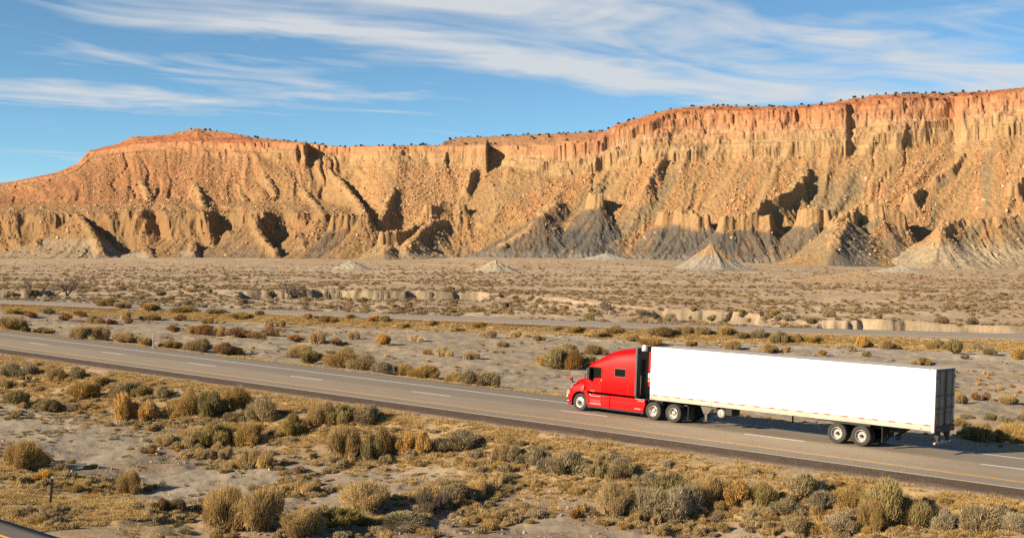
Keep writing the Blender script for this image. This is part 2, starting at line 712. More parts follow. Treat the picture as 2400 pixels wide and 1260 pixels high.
straw = straw + sstep(-l_, 26, 29.5) * (1 - sstep(-l_, 33, 33.6)) * sstep(-GX_, 2, 7)
straw = straw + (np.abs(dfr_ + FR_W + 3) < 2.2) * 0.7
c = mixc(c, STRAW[None, None], np.clip(straw, 0, 1) * (0.55 + 0.35 * sstep(nB, -0.5, 0.5)))
farw = sstep(l_, 70, 110)
patch = sstep(fbm(GX_ / 40, GY_ / 25, 3, 101), 0.05, 0.55)
cf = mixc(np.zeros_like(c) + TAN, PALE[None, None], patch * 0.38)
cf = mixc(cf, (TAN * 0.82)[None, None], sstep(fbm(GX_ / 25, GY_ / 60, 3, 111), 0.0, 0.6) * 0.6)
c = mixc(c, cf, farw)
steep_ = np.interp(px_, [0, 110, 150, 560, 580, 1120, 1150, 1530, 1545, 1760, 1780, 1920, 1935], [1, 1, 0, 0, 1, 1, 0, 0, 1, 1, 0, 0, 1])
wall = (1 - sstep(np.abs(dbk_ + 0.3), 1.2, 3.0)) * (l_ > 60) * steep_
c = mixc(c, np.array((0.215, 0.168, 0.112))[None, None], wall)
c = c * (1 - 0.35 * wall * sstep(perlin(GX_ / 1.6, GZ_ / 3.0, 17), 0.1, 0.4))[..., None]
orange = np.exp(-((px_ - 1120) / 50) ** 2 - ((GY_ - 640) / 60) ** 2) + np.exp(-((px_ - 2150) / 120) ** 2 - ((GY_ - 560) / 70) ** 2)
c = mixc(c, np.array((0.46, 0.30, 0.17))[None, None], np.clip(orange, 0, 1) * 0.6)
c = c * (1 + 0.10 * nB[..., None])
c = np.where(((l_ < 60) & (GY_ < 400))[..., None], c * np.array((0.90, 0.87, 0.81)), c)
MAT_GROUND = vcol('dry_ground', 0.95, 0.1, layers=((2.2, 0.16, 8), (12.0, 0.12, 3), (0.25, 0.10, 4)),
                  bumps=((1.6, 0.07, 6), (10.0, 0.018, 3)))
me = mesh_np('ground', np.stack([GX_, GY_, GZ_], -1).reshape(-1, 3), grid_faces(*GX_.shape), c.reshape(-1, 3), True)
ground = obj_mesh('ground', me, MAT_GROUND)
tag(ground, 'dry clay and gravel ground running from the wash to the mesa', kind='structure')
me = mesh_np('plain', [(-9000, -6000, -3), (9000, -6000, -3), (9000, 9, -3), (-9000, 9, -3)], [(0, 1, 2, 3)],
             np.tile(CLAY, (4, 1)))
tag(obj_mesh('plain', me, MAT_GROUND), 'dry clay plain beneath and behind the viewpoint', kind='structure')

# ------------------------------------------------------------------ roads
MAT_ASPH = vcol('worn_asphalt', 0.85, 0.25, layers=((3.0, 0.06, 6), (20.0, 0.07, 3)), bumps=((30.0, 0.002, 3),))
MAT_WHITE = plain('white_road_paint', (0.80, 0.78, 0.74), 0.7, noise=0.10, nscale=5)
MAT_YELLOW = plain('yellow_road_paint', (0.74, 0.36, 0.03), 0.7, noise=0.10, nscale=5)
MAT_GRAVEL = vcol('shoulder_gravel', 0.95, 0.1, layers=((7.0, 0.35, 6), (30.0, 0.3, 3)), bumps=((22.0, 0.03, 4),))


def strip(name, S, L, zf, colf, mat, parent=None):
    Sg, Lg = np.meshgrid(S, L, indexing='ij')
    X, Y = road_xy(Sg, Lg)
    Z = zf(Sg, Lg)
    me = mesh_np(name, np.stack([X, Y, Z], -1).reshape(-1, 3), grid_faces(*Sg.shape)[:, ::-1],
                 None if colf is None else colf(Sg, Lg).reshape(-1, 3), True)
    return obj_mesh(name, me, mat, parent)


def hw_z(s, l):
    z = zr(s) + RC * np.clip(l, -5.75, 6.75)
    return np.where((l < -5.77) | (l > 6.77), z - 0.2, z)


def hw_col(s, l):
    tanL = np.array((0.292, 0.232, 0.165))
    grey = np.array((0.240, 0.196, 0.146))
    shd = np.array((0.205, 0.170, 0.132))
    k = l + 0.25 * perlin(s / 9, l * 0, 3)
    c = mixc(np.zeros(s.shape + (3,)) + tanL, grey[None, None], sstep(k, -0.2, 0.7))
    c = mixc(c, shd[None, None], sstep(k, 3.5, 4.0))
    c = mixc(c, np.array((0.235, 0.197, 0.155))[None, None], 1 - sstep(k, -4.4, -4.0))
    for wl_, a in ((-2.75, 0.05), (-0.9, 0.05), (0.85, 0.07), (2.7, 0.07)):
        c = c * (1 - a * np.exp(-((l - wl_) / 0.35) ** 2))[..., None]
    c = c * (1 - 0.10 * np.exp(-((l - 1.8) / 0.4) ** 2))[..., None]
    st = fbm(s / 25, l / 0.35, 3, 121)
    return c * (1 + 0.05 * st + 0.05 * fbm(s / 2.0, l / 2.0, 2, 131))[..., None]


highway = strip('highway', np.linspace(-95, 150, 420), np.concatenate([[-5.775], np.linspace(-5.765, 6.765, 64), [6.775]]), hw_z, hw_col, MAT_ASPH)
tag(highway, 'near highway carriageway of worn tan asphalt', kind='structure')
fl = lambda h: (lambda s, l: zr(s) + RC * l + h)
ln = strip('edge_line', np.linspace(-95, 150, 200), np.array([-4.04, -3.86]), fl(0.004), None, MAT_YELLOW, highway)
ln['label'] = 'continuous yellow line along the near edge'
ln = strip('edge_line', np.linspace(-95, 150, 200), np.array([3.65, 3.80]), fl(0.004), None, MAT_WHITE, highway)
ln['label'] = 'continuous white line along the far edge'
for k in range(-5, 10):
    s0 = 7.935 + 12.19 * k
    strip('lane_dash', np.linspace(s0 - 3.3, s0 + 0.1, 6), np.array([-0.085, 0.085]), fl(0.004), None, MAT_WHITE, highway)


def shoulder_z(s, l):
    t = (-5.8 - l) / 1.9
    z = zr(s) + 0.192 - 0.07 * t
    return np.where(t > 0.97, z - 0.2, z) + 0.02 * perlin(s / 0.8, l / 0.6, 9) * (t < 0.9) * (t > 0.1)


def shoulder_col(s, l):
    base = np.array((0.098, 0.070, 0.050))
    lite = np.array((0.165, 0.122, 0.088))
    k = l + 0.35 * fbm(s / 4, l, 2, 141)
    return mixc(np.zeros(s.shape + (3,)) + base, lite[None, None], sstep(-k, 6.9, 7.5)) * (1 + 0.2 * fbm(s / 0.7, l / 0.3, 2, 151))[..., None]


sh = strip('gravel_shoulder', np.linspace(-95, 150, 900), np.linspace(-7.75, -5.77, 14), shoulder_z, shoulder_col, MAT_GRAVEL)
tag(sh, 'strip of dark brown gravel along the near edge of the highway', kind='structure')


# second carriageway
def far_strip(name, u0, u1, h, colf, mat, parent=None, nu=2):
    xs = np.linspace(-150, 110, 220)
    ys = fr_y(xs)
    k = np.ones(9) / 9
    ys = np.convolve(np.pad(ys, 4, mode='edge'), k, 'valid')
    tx_, ty_ = np.gradient(xs), np.gradient(ys)
    ln_ = np.hypot(tx_, ty_)
    nx, ny = ty_ / ln_, -tx_ / ln_             # towards the viewer
    u = np.linspace(u0, u1, nu)
    X = xs[:, None] + nx[:, None] * u
    Y = ys[:, None] + ny[:, None] * u
    Z = np.zeros_like(X) + h
    if nu > 2:
        Z[:, 0] -= 0.15
        Z[:, -1] -= 0.15
    cc = colf(X, u[None] + 0 * X) if colf else None
    me = mesh_np(name, np.stack([X, Y, Z], -1).reshape(-1, 3), grid_faces(*X.shape), None if cc is None else cc.reshape(-1, 3), True)
    return obj_mesh(name, me, mat, parent)


fcol = lambda X, u: mixc(np.zeros(X.shape + (3,)) + np.array((0.20, 0.173, 0.142)), np.array((0.27, 0.225, 0.175))[None, None], sstep(u, 2.0, 3.5)) * (1 + 0.05 * fbm(X / 6, u / 3, 2, 3))[..., None]
fr = far_strip('far_highway', -0.1, FR_W, 0.0, fcol, MAT_ASPH, nu=24)
tag(fr, 'far highway carriageway beyond the median', kind='structure')
q = far_strip('edge_line', 2.3, 2.45, 0.005, None, MAT_WHITE, fr)
q['label'] = 'white line along the far edge'
far_strip('edge_line', FR_W - 1.15, FR_W - 1.0, 0.005, None, MAT_YELLOW, fr)['label'] = 'yellow line along the near edge'
fg_ = far_strip('gravel_shoulder', FR_W - 0.1, FR_W + 1.5, -0.06, lambda X, u: np.zeros(X.shape + (3,)) + np.array((0.12, 0.09, 0.068)), MAT_GRAVEL, nu=4)
tag(fg_, 'dark gravel strip along the near edge of the far carriageway', kind='structure')

# frontage road at the lower left
fz = lambda s, l: np.where(l > -33.79, -0.16, 0.0) + zr(s) - 1.0
fcol2 = lambda s, l: np.zeros(s.shape + (3,)) + np.array((0.125, 0.106, 0.086)) * (1 + 0.12 * fbm(s / 3, l / 0.5, 3, 161))[..., None]
frontage = strip('frontage_road', np.linspace(-120, 120, 200), np.concatenate([np.linspace(-43, -33.8, 20), [-33.78]]), fz, fcol2, MAT_ASPH)
tag(frontage, 'corner of the old asphalt frontage road at the lower left', kind='structure')
strip('edge_line', np.linspace(-120, 120, 100), np.array([-35.15, -35.0]), lambda s, l: zr(s) - 0.996, None, MAT_YELLOW, frontage)
# ------------------------------------------------------------------ the mesa: cliffs, talus, badland spurs
pxs = np.concatenate([np.linspace(-1500, -400, 110), np.linspace(-390, 2790, 1440), np.linspace(2802, 3900, 110)])
NPX = len(pxs)
TANX = (pxs - 1200) / FPX
SKY = [(-500, 452), (-200, 440), (0, 430), (30, 426), (130, 405), (180, 385), (208, 354), (280, 336), (310, 321), (400, 316), (440, 306),
       (462, 301), (480, 306), (520, 309), (580, 319), (590, 324), (640, 327), (720, 336), (800, 344), (900, 342), (1030, 341), (1040, 332), (1075, 323),
       (1200, 319), (1330, 313), (1420, 307), (1440, 293), (1520, 270), (1580, 254), (1680, 247), (1750, 251), (1850, 251),
       (1950, 241), (2050, 224), (2200, 219), (2300, 216), (2400, 206), (2600, 196), (2900, 190)]
CTOP = [(-500, 456), (0, 434), (130, 409), (180, 389), (208, 357), (280, 345), (310, 338), (400, 334), (460, 330), (580, 336), (640, 336),
        (720, 340), (800, 346), (900, 344), (1000, 344), (1140, 343), (1200, 341), (1300, 337), (1400, 326), (1436, 300), (1500, 290), (1560, 272),
        (1620, 262), (1700, 262), (1800, 262), (1900, 256), (2000, 246), (2100, 234), (2200, 232), (2300, 228), (2400, 216), (2900, 200)]
CBASE = [(-500, 466), (0, 446), (130, 422), (180, 402), (208, 378), (300, 362), (400, 356), (500, 362), (600, 368), (720, 372), (830, 376),
         (950, 372), (1050, 378), (1130, 382), (1190, 388), (1250, 402), (1330, 412), (1430, 396), (1500, 384), (1600, 378), (1750, 370),
         (1850, 366), (2000, 366), (2100, 350), (2200, 338), (2300, 326), (2400, 316), (2900, 300)]
BEN1 = [(-500, 506), (0, 502), (180, 504), (330, 497), (480, 498), (600, 497), (700, 500), (820, 499), (900, 515), (960, 530), (1130, 545),
        (1300, 540), (1600, 545), (2400, 560), (2900, 560)]
BEN2 = [(-500, 474), (0, 474), (180, 470), (330, 464), (480, 466), (600, 472), (700, 476), (820, 478), (900, 490), (960, 505), (1130, 520),
        (1300, 518), (1600, 520), (2400, 530), (2900, 530)]
hz = hor(pxs)
kk = lambda pts: (hz - interp_px(pxs, pts)) / FPX
bench = 1 - sstep(pxs, 820, 960)             # lower bench only along the left half
LY = [toe_depth(pxs) - 60, toe_depth(pxs)]
LZ = [toe_z(pxs) - 8, toe_z(pxs)]


def climb(Y0, Z0, k, ang):
    ta = np.tan(np.radians(ang))
    dy = (CAMH + k * Y0 - Z0) / (ta - k)
    dy = np.maximum(dy, 0.5)
    return Y0 + dy, CAMH + k * (Y0 + dy)


a1 = 42 * bench + 33 * (1 - bench)
Y1, Z1 = climb(LY[1], LZ[1], kk(BEN1), a1)
dY2 = 55 * bench
Y2a = Y1 + np.maximum(dY2, 1)
Z2a = CAMH + kk(BEN2) * Y2a
Y2b, Z2b = climb(Y1, Z1, kk(BEN2), 33)
Y2 = Y2a * bench + Y2b * (1 - bench)
Z2 = CAMH + kk(BEN2) * Y2
a3 = interp_px(pxs, [(-500, 12), (0, 14), (200, 22), (350, 27), (600, 31), (900, 33), (2900, 34)])
Y3, Z3 = climb(Y2, Z2, kk(CBASE), a3)
a4 = interp_px(pxs, [(-500, 30), (180, 35), (300, 40), (600, 62), (900, 72), (1400, 70), (1600, 60), (2900, 62)])
Y4, Z4 = climb(Y3, Z3, kk(CTOP), a4)
dY5 = interp_px(pxs, [(-500, 40), (200, 30), (300, 45), (460, 60), (600, 40), (760, 12), (1030, 12), (1060, 170), (1420, 150), (1450, 20), (1600, 30), (2900, 45)])
Y5 = Y4 + dY5
Z5 = CAMH + kk(SKY) * Y5
Y6 = Y5 + 260
Z6 = Z5 - 4
LY += [Y1, Y2, Y3, Y4, Y5, Y6]
LZ += [Z1, Z2, Z3, Z4, Z5, Z6]
LY = np.stack(LY, 1)
LZ = np.stack(LZ, 1)
# subdivide each level span, cliffs get ledges
NS = 14
T = []
for j in range(LY.shape[1] - 1):
    T += [(j, q / NS) for q in range(NS)]
T.append((LY.shape[1] - 2, 1.0))
WY = np.zeros((NPX, len(T)))
WZ = np.zeros((NPX, len(T)))
for i, (j, q) in enumerate(T):
    qy = q
    if j == 4:      # cliff: two walls with a sloping ledge between them
        qz = np.interp(q, [0, 0.12, 0.42, 0.55, 0.86, 1], [0, 0.24, 0.50, 0.56, 0.93, 1])
        WY[:, i] = LY[:, j] + (LY[:, j + 1] - LY[:, j]) * q
        WZ[:, i] = LZ[:, j] + (LZ[:, j + 1] - LZ[:, j]) * qz
    elif j == 1:    # bench face: steep head, spreading foot
        qs = q ** 1.0
        qz = np.where(bench > 0.5, np.interp(q, [0, 0.3, 0.72, 1], [0, 0.17, 0.58, 1]), q)
        qz = np.interp(q, [0, 0.3, 0.72, 1], [0, 0.17, 0.58, 1]) * bench + (q ** 1.12) * (1 - bench)
        WY[:, i] = LY[:, j] + (LY[:, j + 1] - LY[:, j]) * q
        WZ[:, i] = LZ[:, j] + (LZ[:, j + 1] - LZ[:, j]) * qz
    else:
        WY[:, i] = LY[:, j] + (LY[:, j + 1] - LY[:, j]) * q
        WZ[:, i] = LZ[:, j] + (LZ[:, j + 1] - LZ[:, j]) * q
QQ = np.array([j + q for j, q in T])         # 0 foot .. 7 back; 1 toe, 2 bench crest, 3 bench back, 4 cliff base, 5 cliff top, 6 skyline
# relief: how far each level stands out towards the plain, by place along the mesa
XW = (TANX * 1080)[:, None] + 0 * WY
Qm = QQ[None, :] + 0 * WY
bump_ = lambda a, b: np.interp(QQ, a, b)[None, :]


def saw(px, pts):
    """stand-out by measured place: (px, metres)"""
    return interp_px(px, pts)


face = bump_([1, 1.4, 1.9, 2.15, 2.6, 3], [0.15, 0.6, 1.0, 1.0, 0.45, 0.1]) * bench[:, None]
f1 = saw(pxs, [(-400, 0), (-50, 6), (30, 12), (55, 3), (90, 10), (105, 6), (150, 4), (200, 4), (225, 2), (250, 12), (268, 0), (300, 11), (335, 12), (352, -3), (375, 10),
               (430, 13), (458, 7), (478, 13), (492, 0), (505, -13), (560, -10), (580, 4), (600, 14), (624, 14), (636, -4), (665, -5), (690, 9), (712, 10), (726, -4),
               (745, 2), (765, 6), (790, 2), (900, 0)])
PXQ = pxs[:, None] + 32 * (np.clip(Qm, 1, 2.2) - 2)
f1p = [(-400, 0), (-50, 6), (30, 11), (62, 3), (90, 9), (110, 6), (150, 5), (200, 4), (225, 3), (250, 11), (276, 1), (300, 10), (332, 11), (362, -3), (382, 9),
       (430, 12), (458, 8), (478, 12), (500, -2), (512, -12), (560, -10), (585, 4), (602, 13), (622, 13), (644, -5), (668, -5), (694, 9), (710, 10), (732, -4),
       (748, 2), (765, 6), (790, 2), (900, 0)]
pro = face * np.interp(PXQ, [a for a, b in f1p], [b for a, b in f1p]) * 0.85
wq = perlin(XW / 30, Qm * 1.1, 201)
DIAG = interp_px(pxs, [(-400, 0), (300, 0), (500, -12), (800, -22), (1000, -5), (1150, 18), (1350, 40), (2200, 42), (2800, 40)])
XD = XW - DIAG[:, None] * (np.clip(Qm, 1, 4.2) - 1)
pro += face * (4.5 * ridged(XW / 28 + 0.7 * wq + 0.25 * Qm, Qm * 0.8, 3, 211) - 1.5)
pro += face * 2.2 * cellv(XW / 5.2 + 0.8 * wq, Qm * 9 + 0.7 * wq, 203) * bump_([1.5, 1.75, 2.1], [0, 1, 1])
pro += face * 1.2 * ridged(XW / 8.5 + 0.9 * wq + 0.5 * Qm, Qm * 1.6, 2, 221)
talus = bump_([1, 1.5, 2.2, 3, 3.6, 4.0, 4.3], [0, 0.5, 0.75, 0.9, 1.0, 0.8, 0.2]) * (1 - 0.55 * bench[:, None] * (Qm < 3))
pro += talus * 11 * perlin(XW / 70, Qm * 0.35, 231)
pro += talus * 5.0 * (ridged(XD / 42 + 0.5 * wq, Qm * 0.25, 2, 241) - 0.4)
pro += talus * 1.0 * (ridged(XD / 12 + 0.6 * wq, Qm * 0.5, 2, 251) - 0.4)
gl_ = ridged(XD / 40 + 0.45 * perlin(XW / 18, Qm * 2.2, 255), Qm * 0.16, 1, 256)
pro -= talus * (6.0 - 3.6 * sstep(pxs, 1150, 1350))[:, None] * sstep(gl_, 0.72, 0.97) * (0.3 + sstep(perlin(XD / 90, Qm * 0.6, 257), -0.2, 0.5)) * sstep(Qm, 1.6, 2.3)
cliffw = bump_([3.8, 4.05, 4.3, 5, 5.2, 6], [0, 0.8, 1, 1, 0.6, 0])
cliffw = cliffw * interp_px(pxs, [(-500, 0.3), (250, 0.5), (600, 1), (2900, 1)])[:, None]
f2 = saw(pxs, [(-400, 0), (560, 0), (640, 6), (700, 12), (716, 12), (722, -9), (822, -7), (826, 3), (1000, 3), (1080, 8), (1139, 14), (1143, -10), (1176, -10),
               (1190, -1), (1300, -6), (1430, 4), (1520, 8), (1650, 0), (1760, 5), (1980, 10), (1992, 2), (2120, 8), (2210, -4), (2235, -10), (2250, 6), (2400, 12), (2800, 12)])
pro += cliffw * f2[:, None]
pro += cliffw * 2.4 * perlin(XW / 26, Qm * 0.9, 261)
pro += cliffw * 2.8 * perlin(XW / 160, Qm * 8.0, 265) + cliffw * 1.2 * perlin(XW / 60, Qm * 21.0, 266)
pro += cliffw * 1.6 * perlin(XW / 70, Qm * 7.0, 263) + cliffw * 0.8 * perlin(XW / 30, Qm * 17.0, 264)
pro += cliffw * 0.4 * (ridged(XW / 9.5 + 0.4 * wq, Qm * 1.3, 2, 271) - 0.3)
pro += cliffw * 0.15 * ridged(XW / 3.1, Qm * 2.5, 2, 281)
bw_ = perlin(XW / 13, Qm * 4, 207)
pro += cliffw * 2.6 * cellv(XW / 11 + 0.6 * bw_, Qm * 7 + 0.5 * bw_, 204) * (0.4 + sstep(perlin(XW / 45, Qm * 2, 209), -0.3, 0.4))
pro += cliffw * 1.5 * cellv(XW / 5 + 0.6 * bw_, Qm * 13 + 0.5 * bw_, 205)
pro += cliffw * 0.8 * cellv(XW / 2.4 + 0.5 * bw_, Qm * 26, 206)
pro += cliffw * 2.5 * fbm(XW / 18, Qm * 5, 3, 208)
pro += bump_([4.5, 5, 5.6, 6], [0, 0.4, 1, 0.6]) * 3.0 * (ridged(XW / 15, Qm * 1.5, 3, 291) - 0.3)
toe_w = bump_([0, 0.8, 1.0, 1.2, 1.8], [0, 1, 1, 0.8, 0])
pro += toe_w * 7 * perlin(XW / 45, Qm * 0, 295)
WY = WY - pro
WY = np.maximum.accumulate(WY + np.arange(len(T))[None, :] * 1e-3, axis=1)

NY = 1250
Yg = np.linspace(760, 1560, NY)
H = np.empty((NPX, NY))
QG = np.empty((NPX, NY))
for i in range(NPX):
    H[i] = np.interp(Yg, WY[i], WZ[i])
    QG[i] = np.interp(Yg, WY[i], QQ)
H[Yg[None, :] < WY[:, :1]] = -9
XG = TANX[:, None] * Yg[None, :]
YG = Yg[None, :] + 0 * XG

GREYSK = np.array((0.092, 0.092, 0.090))
cgrey = np.zeros_like(H)                      # how much of the grey shale shows
capm = np.zeros_like(H)
cpale = np.zeros_like(H)


def wall_y(px, z):
    i = int(np.argmin(np.abs(pxs - px)))
    return float(np.interp(z, WZ[i], WY[i]))


def spur(pts, cap=4.0, wid=2.0, m0=0.95, grey=0.0, knob=0.0, pale=0.0, seed=0):
    """a ridge running out from the wall; pts are (px, py, metres in front of the wall)"""
    P = []
    for px, py, p in pts:
        Y = 1080.0
        for _ in range(6):
            z = CAMH + (float(hor(px)) - py) / FPX * Y
            Y = wall_y(px, z) - p
        P.append(((px - 1200) / FPX * Y, Y, z))
    P = np.array(P)
    top = P[:, 2].max()
    reach = 130
    i0 = np.searchsorted(pxs, min(p[0] for p in pts) - reach / 1000 * FPX)
    i1 = np.searchsorted(pxs, max(p[0] for p in pts) + reach / 1000 * FPX)
    j0 = np.searchsorted(Yg, P[:, 1].min() - reach)
    j1 = np.searchsorted(Yg, P[:, 1].max() + 50)
    sl = (slice(max(i0, 0), i1), slice(max(j0, 0), j1))
    X, Y = XG[sl], YG[sl]
    X = X + 1.3 * perlin(X / 9, Y / 9, 300 + seed)
    Y = Y + 1.3 * perlin(X / 9, Y / 9, 320 + seed)
    base = np.interp(P[:, 0].mean(), TANX * P[:, 1].mean(), toe_z(pxs)) - 1.0
    out = np.full(X.shape, -99.0)
    outd = np.full(X.shape, 99.0)
    segs = list(zip(P[:-1], P[1:])) if len(P) > 1 else [(P[0], P[0] + np.array((0.1, 0, 0)))]
    for A, B in segs:
        ux, uy = B[0] - A[0], B[1] - A[1]
        L2 = ux * ux + uy * uy + 1e-9
        t = np.clip(((X - A[0]) * ux + (Y - A[1]) * uy) / L2, 0, 1)
        dx, dy = X - A[0] - t * ux, Y - A[1] - t * uy
        d = np.hypot(dx, dy)
        zc = A[2] + t * (B[2] - A[2])
        th = np.arctan2(dy, dx)
        al = t * math.sqrt(L2) / 5.5
        w = wid * (1 + 0.55 * fbm(al * 0.42 + 0.4 * th, th * 0.5 + 3, 3, 340 + seed, 0.6) + 0.05 * cellv(al * 1.1 + 0.9 * th, th * 0 + 1, 341 + seed))
        zc = zc - np.maximum(cap, 2) * 0.26 * (fbm(al * 0.4, al * 0 + seed, 3, 345) + 0.3 * cellv(al * 0.8 + 0.3 * perlin(X / 4, Y / 4, 3), Y / 4.0, 346))
        rill = ridged(th * 2.6 + al, al * 0.3 + d / 90, 2, 360 + seed)
        rill2 = ridged(th * 7 + al * 2.7, d / 60, 2, 380 + seed)
        dd = np.maximum(d - w, 0)
        dcap = np.clip(dd / 2.2, 0, 1) * cap * (1 + 0.3 * fbm(al * 0.35 + 0.4 * th, th * 0.4 + 7, 2, 350 + seed))
        d2 = np.maximum(dd - 1.6, 0) * (1 + 0.075 * rill + 0.025 * rill2)
        Hs = np.maximum(zc - cap - base, 6)
        drop = Hs * (1 - np.exp(-m0 * d2 / Hs * 1.05)) + 0.10 * d2
        h = zc - dcap - drop + knob * perlin(X / 2.5, Y / 2.5, 370 + seed) * (dd < 1.5)
        better = h > out
        outd = np.where(better, dd, outd)
        out = np.maximum(out, h)
    cur = H[sl]
    zmax_ = top
    on = sstep(out - cur, -0.6, 0.8)
    H[sl] = np.where(out > cur, out, cur)
    g = cgrey[sl]
    gr = grey * sstep(outd, 2.5, 5.0) * (0.75 + 0.25 * perlin(X / 14, Y / 30, 390 + seed))
    cgrey[sl] = g * (1 - on) + gr * on
    pm = cpale[sl]
    cpale[sl] = pm * (1 - on) + on * pale * sstep((zmax_ - out) / max(top - base, 5), 0.45, 0.7)
    capm[sl] = capm[sl] * (1 - on) + on * (1 - sstep(outd, 2.0, 4.0))
    QG[sl] = np.where(on > 0.5, np.clip(1 + 2.2 * (out - base) / 95, 1, 3.2), QG[sl])


SPURS = [
    dict(pts=[(758, 385, 3), (800, 425, 16), (838, 468, 26), (856, 502, 30)], cap=3, wid=1.5),
    dict(pts=[(700, 430, 1), (735, 470, 7), (760, 500, 10)], cap=1, wid=1),
    dict(pts=[(1035, 514, 15), (1008, 520, 28), (966, 556, 44), (946, 585, 54)], cap=3.5, wid=2.5, grey=0.25),
    dict(pts=[(985, 520, 28), (948, 540, 44), (928, 541, 52), (897, 543, 56)], cap=11, wid=3.4, m0=0.8, knob=1.0, grey=0.12, pale=0.3),
    dict(pts=[(1383, 452, 24), (1404, 455, 34)], cap=12, wid=3.2, m0=0.74, grey=1.0),
    dict(pts=[(908, 573, 66), (902, 590, 76)], cap=0.3, wid=1.5, m0=0.62, pale=0.25),
    dict(pts=[(965, 560, 50), (952, 580, 60)], cap=0.5, wid=1.5, m0=0.66, pale=0.6),
    dict(pts=[(1300, 470, 6), (1270, 500, 14), (1235, 540, 20), (1180, 570, 24)], cap=1.0, wid=3, m0=0.7, grey=0.85),
    dict(pts=[(1888, 392, 5), (1872, 425, 20), (1838, 452, 30), (1785, 470, 42), (1766, 492, 48)], cap=11, wid=2.5),
    dict(pts=[(1796, 506, 44), (1750, 500, 48), (1706, 507, 50)], cap=10, wid=6, m0=0.9, grey=0.95, knob=1.0),
    dict(pts=[(1642, 504, 36), (1606, 494, 34), (1560, 500, 28)], cap=10, wid=6, m0=0.9, grey=0.75, knob=1.0),
    dict(pts=[(2110, 503, 34), (2062, 482, 42), (2012, 480, 48), (1984, 500, 56), (1958, 514, 62)], cap=11, wid=4, knob=1.2, grey=0.35),
    dict(pts=[(1930, 492, 48), (1885, 490, 50)], cap=12, wid=5, knob=1.0, grey=0.8),
    dict(pts=[(1975, 512, 58), (1962, 545, 72), (1950, 580, 88)], cap=0.5, wid=2, m0=0.75),
    dict(pts=[(2440, 500, 24), (2330, 510, 40), (2262, 515, 54), (2214, 518, 66), (2204, 545, 76)], cap=4, wid=2.5, m0=0.8, knob=1.0, grey=0.1, pale=0.9),
    dict(pts=[(1085, 480, 16), (1035, 474, 24), (1003, 480, 28)], cap=7, wid=3, knob=1.0),
    dict(pts=[(1550, 368, 2), (1532, 398, 10), (1512, 436, 12)], cap=4, wid=1.5),
    dict(pts=[(2256, 360, 2), (2226, 393, 10), (2188, 414, 11)], cap=4, wid=1.5),
    dict(pts=[(2150, 440, 8), (2130, 455, 14)], cap=8, wid=3, knob=1.0),
    dict(pts=[(2395, 405, 8), (2375, 430, 14)], cap=9, wid=3, knob=1.0),
    dict(pts=[(182, 500, 8), (205, 525, 20), (222, 548, 30), (238, 585, 42)], cap=2.5, wid=1.5, m0=0.8, grey=0.1, pale=0.7),
    dict(pts=[(90, 560, 16), (86, 590, 26)], cap=0.5, wid=1, grey=0.3, pale=0.9),
    dict(pts=[(455, 565, 16), (450, 590, 28)], cap=0.5, wid=1, grey=0.6, pale=0.6),
    dict(pts=[(340, 575, 14), (352, 597, 30)], cap=0.2, wid=1, m0=0.6, pale=1.0, grey=0.5),
    dict(pts=[(700, 545, 18), (722, 585, 30)], cap=0.3, wid=1, m0=0.7, pale=0.8),
    dict(pts=[(540, 540, 10), (565, 580, 24), (590, 600, 34)], cap=0.5, wid=1, m0=0.75),
    dict(pts=[(596, 500, 16), (604, 535, 24), (622, 562, 34), (650, 588, 40)], cap=4, wid=2, grey=0.35),
    dict(pts=[(845, 503, 30), (815, 500, 32), (785, 506, 30)], cap=11, wid=4, knob=1.0, m0=0.95, grey=0.8),
    dict(pts=[(330, 420, 2), (342, 440, 6), (352, 470, 7)], cap=1.5, wid=1),
    dict(pts=[(455, 425, 3), (468, 450, 8), (478, 478, 9)], cap=1.5, wid=1),
    dict(pts=[(560, 430, 1), (575, 470, 6)], cap=0.5, wid=1, grey=0.1),
    dict(pts=[(620, 400, 1), (646, 450, 6)], cap=1, wid=1),
    dict(pts=[(920, 440, 6), (905, 480, 14), (890, 515, 16)], cap=4, wid=2),
    dict(pts=[(1110, 395, 6), (1098, 412, 10), (1090, 440, 10)], cap=5, wid=2),
]
for n_, sp_ in enumerate(SPURS):
    spur(seed=n_, **sp_)

# rock-scale roughness everywhere on the slopes, stronger on cliffs and caps
slope = np.abs(np.gradient(H, Yg, axis=1))
amp = 0.85 + 0.5 * sstep(slope, 0.3, 0.9) + 0.6 * capm
amp = amp * sstep(QG, 0.9, 1.2) * (1 - 0.92 * np.clip(cgrey, 0, 1))
H += amp * (0.55 * fbm(XG / 3.0, YG / 3.0, 3, 401) + 0.35 * ridged(XG / 8, YG / 8, 2, 411) - 0.2)
# rills on the bare shale
H -= np.clip(cgrey, 0, 1) * 0.9 * np.clip(ridged(XG / 4.2 + 0.4 * perlin(XG / 9, YG / 9, 5), YG / 30, 2, 421), 0, 1.5)

